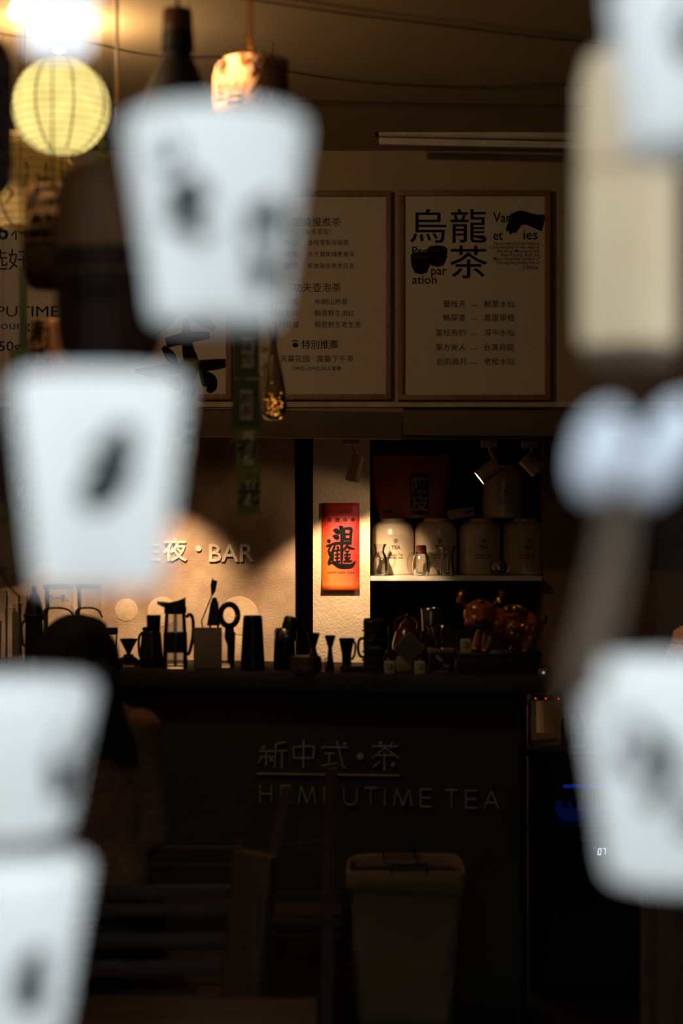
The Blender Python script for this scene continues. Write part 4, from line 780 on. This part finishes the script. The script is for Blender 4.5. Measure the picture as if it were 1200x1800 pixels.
# ------------------------------------------------------------------ the seated woman, seen from behind
PY = 4.43
pe = T('person', 'woman with long dark hair in a brown coat seated with her back to us', 'person', 140, 0, PY, loc=((140-600)/F*PY, PY, 0)); pe.by = 900+CZ*F/PY
def V(x, y, z): return Vector((x, y, z))
sh_ = 1.10
shp = [((0, 0, .545), (.17, .125, .13)), ((0, -.005, .70), (.178, .112, .18)), ((0, -.01, .88), (.17, .11, .17)), ((0, 0, 1.0), (.165, .095, .12)),
       (V(-.08, 0, 1.07), .06, V(.08, 0, 1.07), .06), (V(0, .01, 1.06), .055, V(-.005, .03, 1.17), .048),
       ((-.01, .055, 1.225), (.078, .098, .108)), ((-.01, .115, 1.17), (.045, .04, .04)), ((-.01, .157, 1.215), (.014, .018, .022)), ((-.09, .05, 1.215), (.012, .022, .032)), ((.07, .05, 1.215), (.012, .022, .032))]
for s in (-1, 1):
    shp += [(V(s*.15, 0, 1.045), .060, V(s*.180, .03, .79), .048), (V(s*.180, .03, .79), .046, V(s*.13, .27, .70), .034), (V(s*.13, .27, .70), .034, V(s*.11, .32, .69), .024),
            (V(s*.09, .02, .53), .10, V(s*.11, .43, .52), .068), (V(s*.11, .43, .52), .066, V(s*.11, .42, .10), .042), (V(s*.11, .40, .07), .042, V(s*.115, .52, .045), .034),
            ((s*.105, .36, .685), (.038, .045, .016))]
    for f in range(4): x = s*(.08+.018*f); shp += [(V(x, .385, .688), .0095, V(x*.98, .42, .678), .0088), (V(x*.98, .42, .678), .0088, V(x*.96, .44-.004*abs(f-1.5), .66), .0075)]
    shp += [(V(s*.07, .35, .69), .011, V(s*.05, .375, .682), .0095), (V(s*.05, .375, .682), .009, V(s*.045, .395, .675), .008)]
me = blob(shp, .007, 5)
for m_ in (mat('skin', (196, 150, 122), .55), mat('brown_coat', (150, 104, 68), .95, col2=(92, 62, 42), scale=55, stretch=(1, 1, 2.5), bump=.8, bscale=12), mat('dark_trousers', (36, 34, 36), .9), mat('shoe', (30, 26, 24), .6)): me.materials.append(m_)
for p_ in me.polygons:
    c = p_.center; r = (c.x**2+c.y**2)**.5
    if c.z > 1.115 and abs(c.x) < .095: i = 0
    elif c.y > .30 and c.z > .64: i = 0
    elif c.z < .09: i = 3
    elif c.z < .60 and not (c.z > .60): i = 2
    else: i = 1
    p_.material_index = i
link('body', me, None, pe, ang=3)
COAT = MATS['brown_coat']
MB().tube([V(.178*math.cos(a*.2618), -.005+.118*math.sin(a*.2618), .60+.006*math.sin(a)) for a in range(24)], .012, 8, True).build('coat_hem', COAT, pe)
MB().tube([V(-.003+.066*math.cos(a*.3927), .015+.066*math.sin(a*.3927), 1.10+.012*math.sin(a*.3927)) for a in range(16)], .016, 8, True).build('coat_collar', COAT, pe)
MB().tube([V(.0, -.118, 1.06), V(.002, -.124, .9), V(-.002, -.122, .75), V(0, -.126, .6)], .004, 6).build('back_seam', COAT, pe)
for s in (-1, 1): MB().ball((-.01+s*.033, .145, 1.235), (.012, .008, .007), 12, 8).build('eye', INK, pe)
MB().tube([V(-.033, .147, 1.172), V(-.01, .158, 1.17), V(.013, .147, 1.172)], .004, 6).build('mouth', mat('lips', (150, 80, 74), .5), pe)
HAIR = mat('black_hair', (8, 7, 6), .75, col2=(5, 5, 4), scale=20, stretch=(60, 60, 4))
hs = [((-.014, .03, 1.245), (.098, .108, .098)), ((-.012, -.005, 1.19), (.102, .085, .10)), ((.02, -.03, 1.14), (.09, .07, .09)),
      (V(.05, -.055, 1.17), .06, V(.075, -.085, 1.10), .05), (V(.075, -.085, 1.10), .048, V(.125, -.085, 1.03), .026), (V(.125, -.085, 1.03), .026, V(.15, -.085, .985), .008),
      (V(-.06, -.04, 1.15), .055, V(-.03, -.085, 1.09), .04), (V(.02, -.07, 1.12), .05, V(.06, -.095, 1.05), .026), ((-.085, .03, 1.2), (.035, .07, .09)), ((.065, .03, 1.2), (.035, .07, .09)), ((-.01, .09, 1.30), (.07, .05, .035))]
hair = link('hair', blob(hs, .007, 3), HAIR, pe, ang=3)
b = MB()
for k in range(46):
    x = -.08+.15*random.random(); z = 1.30-.02*random.random(); f = random.random()
    b.tube([V(x*.6-.01, -.05, z), V(x-.01, -.093, 1.22), V(x*.9+.03, -.105-.01*f, 1.13), V(.05+.5*x+.03*f, -.112, 1.07), V(.09+.4*x+.06*f, -.112, 1.0-.03*f)], [.004, .005, .005, .004, .001], 5)
b.build('hair_strands', HAIR, hair)['kind'] = 'stuff'
# ------------------------------------------------------------------ hanging lanterns, lamps and tags inside
def cord_up(t, py, m=CORD, r=.002, cx=None, x=None, name='cord', top=CEILZ):
    a = t.p(cx or t.cx, py); MB().tube([a, Vector((a.x, a.y, top-t.loc.z))], r, 6).build(name, m, t)
# round yellow paper lantern, lit
yl = T('paper_lantern', 'lit round yellow-green paper lantern with wire rings', 'lantern', 107, 274, 4.2, 'round paper lanterns'); R = 86
def globe(t, cx, cy, R, m, rings, ribm, nrib, holes=.42):
    pr = []
    for q in range(49):
        a = math.asin(-math.sqrt(1-holes**2))+2*math.asin(math.sqrt(1-holes**2))*q/48; pr.append((R*math.cos(a)*(1-.008*abs(math.cos(q*math.pi*rings/48))), cy-R*math.sin(a)))
    t.lathe('paper_shade', pr, m, cx=cx, n=48)
    for q in range(rings+1):
        a = math.asin(-math.sqrt(1-holes**2))+2*math.asin(math.sqrt(1-holes**2))*q/rings
        t.tube('wire_ring', [(cx+R*1.001*math.cos(a)*math.cos(w*.2244), cy-R*math.sin(a), R*1.001*math.cos(a)*t.s*math.sin(w*.2244)) for w in range(28)], .75, ribm, 4, True)
    for j in range(nrib):
        w = 2*math.pi*j/nrib+.37; t.tube('paper_seam', [(cx+R*math.cos(a)*math.cos(w), cy-R*math.sin(a), R*1.002*math.cos(a)*t.s*math.sin(w)) for a in [-1.12+2.24*q/16 for q in range(17)]], 1.6, ribm, 5)
globe(yl, 107, 188, R, mat('yellow_lantern_paper', (232, 226, 168), .8, trans=.62), 15, mat('lantern_wire', (150, 146, 84), .7, trans=.4), 8)
cord_up(yl, 110)
w2 = T('paper_lantern', 'unlit cream paper lantern with brush lines below the yellow one', 'lantern', 42, 400, 4.7, 'round paper lanterns')
globe(w2, 42, 318, 90, mat('cream_lantern_paper', (206, 188, 140), .8, trans=.45), 13, mat('lantern_wire2', (150, 128, 84), .7), 4)
b = MB()
for u, v, a, L in ((20, 320, 1.0, 40), (60, 300, .3, 46), (80, 320, .5, 40), (95, 300, .1, 40), (30, 345, 1.3, 30), (100, 350, 2.2, 30)): b.stroke([(u, v, 1.6), (u+L*math.sin(a)*.3, v+L*.4, 2.2), (u-L*math.sin(a)*.2, v+L, .6)], w2.cyl(90*w2.s*.985))
b.build('brush_drawing', mat('olive_ink', (70, 72, 30), .8), w2, smooth=False); cord_up(w2, 240)
def fit(py, Y, r, up):
    # height of a round edge: its near or far side is what shows
    return 900+(py-900)*((Y-r)/Y if (py < 900) == up else (Y+r)/Y)
def barrel(label, cx, top, bot, hw, Y, up, low, split, texts=(), cordm=CORD, band=ROPE, cordr=.002, inkm=INK, disc=None):
    top = fit(top, Y, S(hw, Y)*.6, True); bot = fit(bot, Y, S(hw, Y)*.7, False)
    t = T('barrel_lantern', label, 'lantern', cx, bot, Y, 'sake barrel lanterns'); H = bot-top; c = min(hw*.55, H*.22); ys = top+H*split
    t.lathe('upper_cover', [(0, top), (hw*.45, top), (hw*.75, top+c*.12), (hw*.92, top+c*.42), (hw, top+c), (hw, ys)], up, n=44)
    t.lathe('lower_wrap', [(hw*1.012, ys), (hw*1.02, ys+2), (hw*1.0, bot-c*1.1), (hw*.93, bot-c*.5), (hw*.82, bot-c*.12)], low, n=44)
    t.lathe('bottom_disc', [(hw*.82, bot-c*.12), (hw*.7, bot), (0, bot)], disc or low, n=44)
    for y in (ys, ys+H*.12) if split < .95 else (): t.tube('rope_band', [(cx+hw*1.02*math.cos(a*.2244), y, hw*1.02*t.s*math.sin(a*.2244)) for a in range(28)], hw*.03, band, 6, True)
    fn = t.cyl(hw*t.s*1.008)
    for st_, u, v, em, bd in texts: MB().text(st_, u, v, em, fn, .0004, bold=bd, vert=True, shear=.12).build('calligraphy', inkm, t, smooth=False)
    t.tube('top_knot', [(cx-hw*.1, top+1, 0), (cx, top-hw*.12, 0), (cx+hw*.1, top+1, 0)], hw*.03, band); cord_up(t, top-1, cordm, cordr); return t
STRAW = mat('straw_cover', (196, 150, 104), .9, col2=(170, 124, 82), scale=14, stretch=(9, 9, 1), bump=.3); DSTRAW = mat('dark_straw_wrap', (84, 52, 32), .9, col2=(58, 36, 22), scale=14, stretch=(12, 12, 1), bump=.3); CREAM = mat('cream_cover', (222, 190, 140), .9, col2=(200, 168, 120), scale=10, bump=.3)
PINK = mat('pink_cover', (222, 164, 128), .9, col2=(206, 146, 110), scale=10, bump=.3); REDD = mat('dark_red_cover', (92, 44, 30), .9, bump=.3)
t = barrel('large dark straw barrel lantern hanging in front of the posters', 192, 281, 640, 92, 2.9, STRAW, DSTRAW, .44, (('福', 175, 500, 90, .02),), disc=mat('barrel_disc', (96, 76, 54), .8), inkm=mat('faded_ink', (34, 22, 15), .9))
for u in (150, 245): t.tube('rope_upright', [(u, 440, 92*t.s*math.sqrt(max(0, 1-((u-192)/92)**2))*1.02), (u, 600, 92*t.s*math.sqrt(max(0, 1-((u-192)/92)**2))*1.0)], 2.2, DSTRAW)
barrel('small cream barrel lantern with bold calligraphy left of the large dark one', 92, 316, 512, 50, 3.7, CREAM, DSTRAW, .46, (('烏龍', 84, 378, 58, .015), ('茶水屋', 56, 352, 16, .02)))
t = barrel('brightly lit barrel lantern with a fishnet pattern hanging on a bead chain', 440, 92, 290, 65, 4.0, mat('lit_cover', (232, 186, 146), .9, col2=(214, 160, 120), scale=8, bump=.3), STRAW, .66, (('且吉', 384, 150, 36, .02), ('吉', 418, 176, 40, .02)), cordm=None or CORD, cordr=.0008)
b = MB(); fn = t.cyl(65*t.s*1.006)
for j in range(9):
    for sgn in (-1, 1):
        u0 = 436+sgn*0+j*15; pts = [(u0+sgn*q*7.4, 108+q*14) for q in range(7)]; pts = [p for p in pts if 438 <= p[0] <= 536]
        if len(pts) > 1: b.tube([fn(u, v, .0006) for u, v in pts], .0024, 5)
        u0 = 436+90-sgn*0+j*15
b.build('fishnet', mat('net_cord', (96, 44, 20), .9), t)['kind'] = 'stuff'
t.box('paper_seal', 424, 436, 112, 130, .001, mat('orange_seal', (206, 112, 44), .8), d=65*t.s*1.01)
b = MB()
for q in range(18): b.ball(t.p(440+1.8*(-1)**q, 86-q*6.2), 4.0*t.s, 10, 8)
b.build('bead_chain', GOLD, t)['kind'] = 'stuff'
barrel('pink-tan barrel lantern with black columns of writing below the dark one', 108, 558, 700, 56, 4.45, PINK, PINK, .9, (('清風', 66, 610, 44, .02), ('午月山水一茶', 92, 606, 13, .02)))
barrel('dark red barrel lantern cut off by the left edge of the photo', -58, 55, 348, 78, 3.3, REDD, DSTRAW, .78, (('寿酒', 4, 205, 108, .03),))
# pendant lamp with black conical shade
pl = T('pendant_lamp', 'black bottle-shaped pendant lamp with a wooden cap', 'lamp', 312, 250, 3.6)
pl.lathe('shade', [(22, 95), (28, 62), (29, 66), (24, 96), (30, 110), (60, 175), (76, 226), (82, 250), (81, 250), (75, 226), (58, 175), (20, 96)], mat('black_lacquer', (12, 10, 8), .6)); pl.lathe('wooden_cap', [(27, 60), (27.5, 56), (26, 20), (24, 17), (0, 17)], mat('dark_oak', (84, 50, 26), .5)); pl.lathe('neck_ring', [(28, 92), (29.5, 88), (28, 58), (26, 57)], mat('black_lacquer', (0, 0, 0))); cord_up(pl, 18, r=.004)
# two bare bulbs
def bulb_lamp(label, cx, cy, Y, r, tip, tilt, e):
    t = T('bulb_lamp', label, 'lamp', cx, cy+r, Y); M = Matrix.Rotation(tilt, 3, 'Y'); k = t.s; z = tip*k
    MB().lathe([(0, 0), (r*.6*k, r*.25*k), (r*k, r*1.1*k), (r*.9*k, z*.6), (r*.5*k, z*.9), (r*.45*k, z)], 24, (0, 0, 0), M).build('glowing_bulb', glow('bulb_glow_%d' % e, (255, 214, 150), e), t)
    MB().lathe([(r*.5*k, z*.95), (r*.62*k, z), (r*.62*k, z+.025), (r*.2*k, z+.03), (0, z+.03)], 20, (0, 0, 0), M).build('socket', MATTE, t)
    a = M @ Vector((0, 0, z+.03)); MB().tube([a, Vector((a.x, 0, max(a.z+.02, CEILZ-t.loc.z)))], .003, 6).build('flex', CORD, t)
bulb_lamp('tilted glowing filament bulb at the top left corner', 22, 23, 3.5, 9, 40, .35, 9)
bulb_lamp('glowing round bulb under the ceiling behind the top left white cup', 104, 82, 4.78, 16, 26, 0, 12)
# acrylic cord with knot
t = T('hanging_rope', 'pale lit rope with a dark beaded end hanging from the ceiling', 'rope', 206, 232, 4.4); t.tube('rope', [(206, -90, 0), (206, 180, 0)], 2.6, mat('pale_rope', (214, 178, 124), .5, trans=.3)); MB().ball(t.p(206, 184), 5*t.s, 12, 8).build('knot', ROPE, t)
for q in range(6): MB().ball(t.p(205+q % 2, 194+q*7), 3.4*t.s, 10, 8).build('bead', BLACK, t)
t.tube('side_string', [(207, 184, 0), (222, 192, 0), (240, 205, 0), (262, 225, 0)], .7, ROPE)
# glass teardrop with fairy lights
td = T('fairy_light_drop', 'hanging glass teardrop full of tiny golden fairy lights', 'lamp', 480, 740, 5.0)
td.lathe('glass_drop', [(0, 739), (10, 738), (20, 730), (25, 715), (24, 695), (18, 660), (11, 632), (7, 610), (6, 585), (7, 575)], glass('drop_glass', (.5, .42, .34)), n=32); cord_up(td, 576, r=.0015)
td.lathe('neck_cap', [(7.5, 592), (8, 578), (5, 572), (0, 572)], mat('bronze', (120, 84, 46), .3, 1), n=20); b = MB()
for q in range(60):
    a = random.random()*6.283; f = random.random(); v = 690+45*f**.7; rr = (22 if v < 722 else 15)*math.sqrt(random.random()); b.ball(td.p(480+rr*math.cos(a), v, rr*td.s*math.sin(a)), .0008+.0009*random.random(), 8, 6)
b.build('fairy_lights', emit('fairy', (255, 176, 70), 5), td)['kind'] = 'stuff'
b = MB(); pts = [td.p(480+16*math.sin(q*1.7), 732-q*1.6, 16*td.s*math.cos(q*2.3)) for q in range(26)]+[td.p(480, 620), td.p(480, 580)]; b.tube(pts, .0005, 4); b.build('light_wire', GOLD, td)
# bamboo hanging tags
def seg_outline(x0, x1, y0, y1, fl=5): m = (y0+y1)/2; return [(x0-fl*.3, y0), (x1+fl*.3, y0), (x1, y0+6), (x1-1, m), (x1, y1-6), (x1+fl, y1), (x0-fl, y1), (x0, y1-6), (x0+1, m), (x0, y0+6)]
def bamboo(label, Y, segs, leaves=(), m=GREEN):
    x0, x1, yb = segs[-1][0], segs[-1][1], segs[-1][3]; t = T('bamboo_tag', label, 'hanging tag', (x0+x1)/2, yb, Y, 'bamboo hanging tags')
    for a, b_, c, e, txt, em, lab, mm_ in segs:
        s_ = MB().prism(seg_outline(a, b_, c+1, e-1), t.p, -.006, .006).build('bamboo_segment', mm_ or m, t, smooth=False)
        if lab: u0, u1, v0, v1 = lab; t.box('paper_label', u0, u1, v0, v1, .001, LABEL, d=.0068)
        if txt: MB().text(txt, (a+b_)/2+1, (c+e)/2 if not lab else (lab[2]+lab[3])/2, em, t.p, .0078, vert=True, bold=.012, shear=.15).build('brush_character', INK, t, smooth=False)
    for A, B in zip(segs, segs[1:]):
        if B[2]-A[3] > 4: t.tube('link_cord', [((A[0]+A[1])/2, A[3]-2, 0), ((B[0]+B[1])/2, B[2]+2, 0)], .8, CORD)
    for pts in leaves: MB().prism(pts, t.p, .007, .009).build('leaf', OLIVE, t, smooth=False)
    a = t.p((segs[0][0]+segs[0][1])/2, segs[0][2]); MB().tube([a, Vector((a.x, a.y, CEILZ-t.loc.z))], .0008, 5).build('cord', CORD, t); return t
bamboo('long green bamboo tag chain with white labels between the posters', 4.5, [(409, 456, 484, 580, '竹報', 24, None, GREEN2), (409, 456, 580, 666, '隨悦', 22, (425, 446, 593, 646), GREEN2), (408, 457, 666, 754, '飲茶', 22, (423, 444, 686, 738), GREEN2), (415, 456, 755, 827, '有', 40, (428, 446, 758, 818), None), (417, 457, 828, 905, '光', 42, (430, 447, 844, 888), None)],
       [[(418, 770), (404, 762), (388, 763), (405, 768)], [(420, 772), (405, 775), (396, 781), (410, 778)], [(458, 610), (480, 612), (462, 622)], [(458, 630), (478, 640), (462, 634)], [(457, 655), (474, 645), (480, 636), (462, 642)]])
bamboo('yellowish bamboo tag right of the lower white cup', 4.3, [(318, 347, 632, 718, '春山', 24, None, OLIVE), (319, 347, 719, 802, '半茶', 24, None, OLIVE), (316, 330, 803, 872, None, 0, None, OLIVE)])
bamboo('olive bamboo tag chain at the left edge, upper one reading tea', 4.3, [(18, 57, 614, 694, '茶', 32, None, GREEN), (16, 58, 695, 775, '烟', 30, None, GREEN)])
bamboo('pale bamboo tag chain at the left edge, low beside the white cup', 4.4, [(13, 56, 832, 912, '竹影', 30, None, OLIVE), (12, 56, 914, 996, None, 0, None, OLIVE)], [[(14, 905), (4, 895), (-8, 880), (8, 888)], [(14, 900), (2, 908), (-8, 905), (6, 898)]])
t = bamboo('narrow bamboo strip hanging before the offer poster', 4.95, [(35, 48, 470, 625, None, 0, None, GREEN2)])
bamboo('tiny green bamboo tag beside the yellow lantern', 4.5, [(174, 187, 246, 280, '山', 12, None, GREEN)])
# tan paper fan
fa = T('paper_fan', 'tan eight-sided paper fan hanging above the glasses at the left', 'fan', 5, 1045, 4.9)
o_ = [(-55, 985), (-40, 940), (0, 915), (42, 938), (69, 983), (45, 1014), (33, 1028), (-20, 1036)]
MB().prism(o_, fa.p, -.002, .002).build('fan_paper', TANP, fa, smooth=False); fa.tube('rim', [(u, v, 0) for u, v in o_], 1.6, mat('fan_rim', (150, 108, 66), .6), 6, True); fa.tube('handle', [(0, 1000, .004), (18, 1032, .004), (34, 1048, .004)], 2, WOODV); MB().text('大', 4, 1004, 24, fa.p, .0026).build('brush_character', INK, fa, smooth=False); cord_up(fa, 916, r=.0008, cx=0)
# ------------------------------------------------------------------ white cup lanterns outside, close to the lens
CUPTOP = 2.45
GINK = mat('cup_ink', (26, 34, 34), .8)
def cup(label, cx, top, bot, ht, hb, Y, chars, cord_to=CUPTOP, m=CUPW, lit=False):
    top = fit(top, Y, S(ht, Y)*.85, True); bot = fit(bot, Y, S(hb, Y)*.85, False)
    t = T('cup_lantern', label, 'lantern', cx, bot, Y, 'white cup lanterns')
    H = bot-top; R = lambda z: (hb+(ht-hb)*(z/t.s/H))*t.s
    t.lathe('shade', [(0, bot), (hb*.8, bot), (hb*.95, bot-5), (hb, bot-16), (hb+(ht-hb)*.5, (top+bot)/2), (ht, top+26), (ht*.985, top+12), (ht*.9, top+3), (ht*.7, top), (0, top-4)], m, n=48)
    fn = t.cyl(R)
    if chars:
        b = MB()
        for q, st_ in enumerate(chars): b.stroke(st_, fn, .0004+.0001*q, n=8)
        b.build('calligraphy', GINK, t, smooth=False)
    t.tube('cap_ring', [(cx+10*math.cos(a*.5236), top-4, 10*t.s*math.sin(a*.5236)) for a in range(12)], 2, CORD, 6, True)
    a = t.p(cx, top-4); MB().tube([a, Vector((a.x, a.y, cord_to-t.loc.z))], .0007, 5).build('cord', CORD, t)
    if lit: MB().ball(t.p(cx, 40), 8*t.s, 14, 10).build('glowing_bulb', glow('added_cool_glow', (220, 235, 255), 3), t)  # added bulb that makes the shade glow from inside
    t.tube('pull_knot', [(cx, bot, 0), (cx, bot+6, 0)], 3, CORD); return t
cup('white cup lantern with two brush marks, top centre of the photo', 380, 176, 578, 158, 112, 1.22, ([(282, 262, 13), (305, 295, 29), (330, 312, 13)], [(360, 338, 18), (335, 378, 29), (316, 425, 16)], [(300, 350, 10), (350, 372, 18), (380, 372, 10)], [(345, 412, 13), (372, 440, 18)], [(512, 372, 29), (484, 420, 44), (482, 470, 36), (462, 525, 18)], [(440, 405, 16), (490, 398, 26)]))
cup('white cup lantern with one diagonal brush mark, left of centre', 176, 648, 1038, 150, 112, 1.2, ([(246, 755, 16), (224, 792, 29), (232, 822, 21), (198, 858, 34), (168, 892, 16)], [(176, 800, 10), (226, 806, 18)]))
cC = cup('white cup lantern at the left edge, upper of the stacked two', 8, 1180, 1480, 158, 112, 1.26, ([(182, 1270, 21), (156, 1316, 39), (142, 1360, 34), (124, 1396, 13)], [(110, 1330, 13), (150, 1350, 21)]))
cup('white cup lantern at the lower left corner, lower of the stacked two', 0, 1482, 1850, 156, 112, 1.26, ([(96, 1640, 16), (76, 1695, 26), (88, 1752, 16)], [(52, 1722, 10), (98, 1700, 18)], [(60, 1680, 10), (64, 1740, 18)]), W(0, fit(1480, 1.26, S(112, 1.26)*.85, False), 1.26).z)
cup('white cup lantern with a dark brush mark at the right edge, lowest', 1186, 1148, 1566, 172, 122, 1.2, ([(1066, 1246, 18), (1086, 1290, 34), (1074, 1345, 21)], [(1110, 1266, 16), (1150, 1326, 18), (1112, 1400, 16)], [(1196, 1380, 18), (1190, 1446, 26)]))
cup('white cup lantern cut off by the top right corner', 1250, -80, 298, 178, 150, 1.12, ([(1166, 56, 18), (1190, 92, 44), (1204, 146, 29)], [(1170, 120, 16), (1230, 100, 26)]))
cup('small overexposed cup lantern with an added bulb in the top left corner', 102, -110, 108, 74, 58, 1.7, (), lit=True)
# beige barrel, bow and ribbon
wb_ = T('beige_barrel', 'beige barrel lantern close to the lens at the right', 'lantern', 1104, 645, 1.42)
BE = mat('beige_cover', (210, 188, 154), .85, col2=(198, 174, 140), scale=8)
wb_.lathe('body', [(0, 612), (76, 612), (84, 604), (86, 580), (86, 250), (84, 150), (70, 100), (0, 96)], BE, n=44); wb_.lathe('dark_base', [(0, 650), (60, 650), (74, 640), (78, 612)], mat('base_brown', (74, 54, 34), .8), n=44); wb_.tube('rope_band', [(1104+86*math.cos(a*.2244), 300, 86*wb_.s*math.sin(a*.2244)) for a in range(28)], 4, ROPE, 6, True); cord_up(wb_, 97, r=.0007, top=CUPTOP)
bw = T('paper_bow', 'white paper bow with a tan ribbon tail at the right', 'bow', 1096, 1150, .98)
def petal(pts, ry): return blob([(bw.p(u, v, d), (a*bw.s, ry, c*bw.s), Matrix.Rotation(r, 3, 'Y')) for u, v, d, a, c, r in pts], .003, 4)
WB = mat('bow_white', (190, 196, 206), .8)
link('bow_loop', petal([(1058, 790, 0, 46, 78, .25), (1046, 830, 0, 36, 50, .1)], .009), WB, bw, ang=3); link('bow_loop', petal([(1176, 778, 0, 44, 86, .5), (1138, 838, 0, 40, 46, .5)], .009), WB, bw, ang=3)
MB().ball(bw.p(1106, 800, .006), (16*bw.s, .008, 22*bw.s), 16, 10).build('bow_knot', WB, bw)
b = MB(); rows = []
for u, v, w in ((1092, 850, 22), (1090, 905, 26), (1078, 980, 28), (1060, 1070, 30), (1040, 1150, 32), (1024, 1230, 30)): rows.append([b.bm.verts.new(bw.p(u-w, v, -.004)), b.bm.verts.new(bw.p(u, v, .006)), b.bm.verts.new(bw.p(u+w, v, -.004))])
for A, B in zip(rows, rows[1:]):
    for j in range(2): b.bm.faces.new([A[j], A[j+1], B[j+1], B[j]])
o = b.build('ribbon_tail', mat('tan_ribbon', (74, 56, 38), .8), bw, ang=2); sm = o.modifiers.new('thick', 'SOLIDIFY'); sm.thickness = .0015
cord_up(bw, 785, r=.0007, cx=1106, top=CUPTOP)
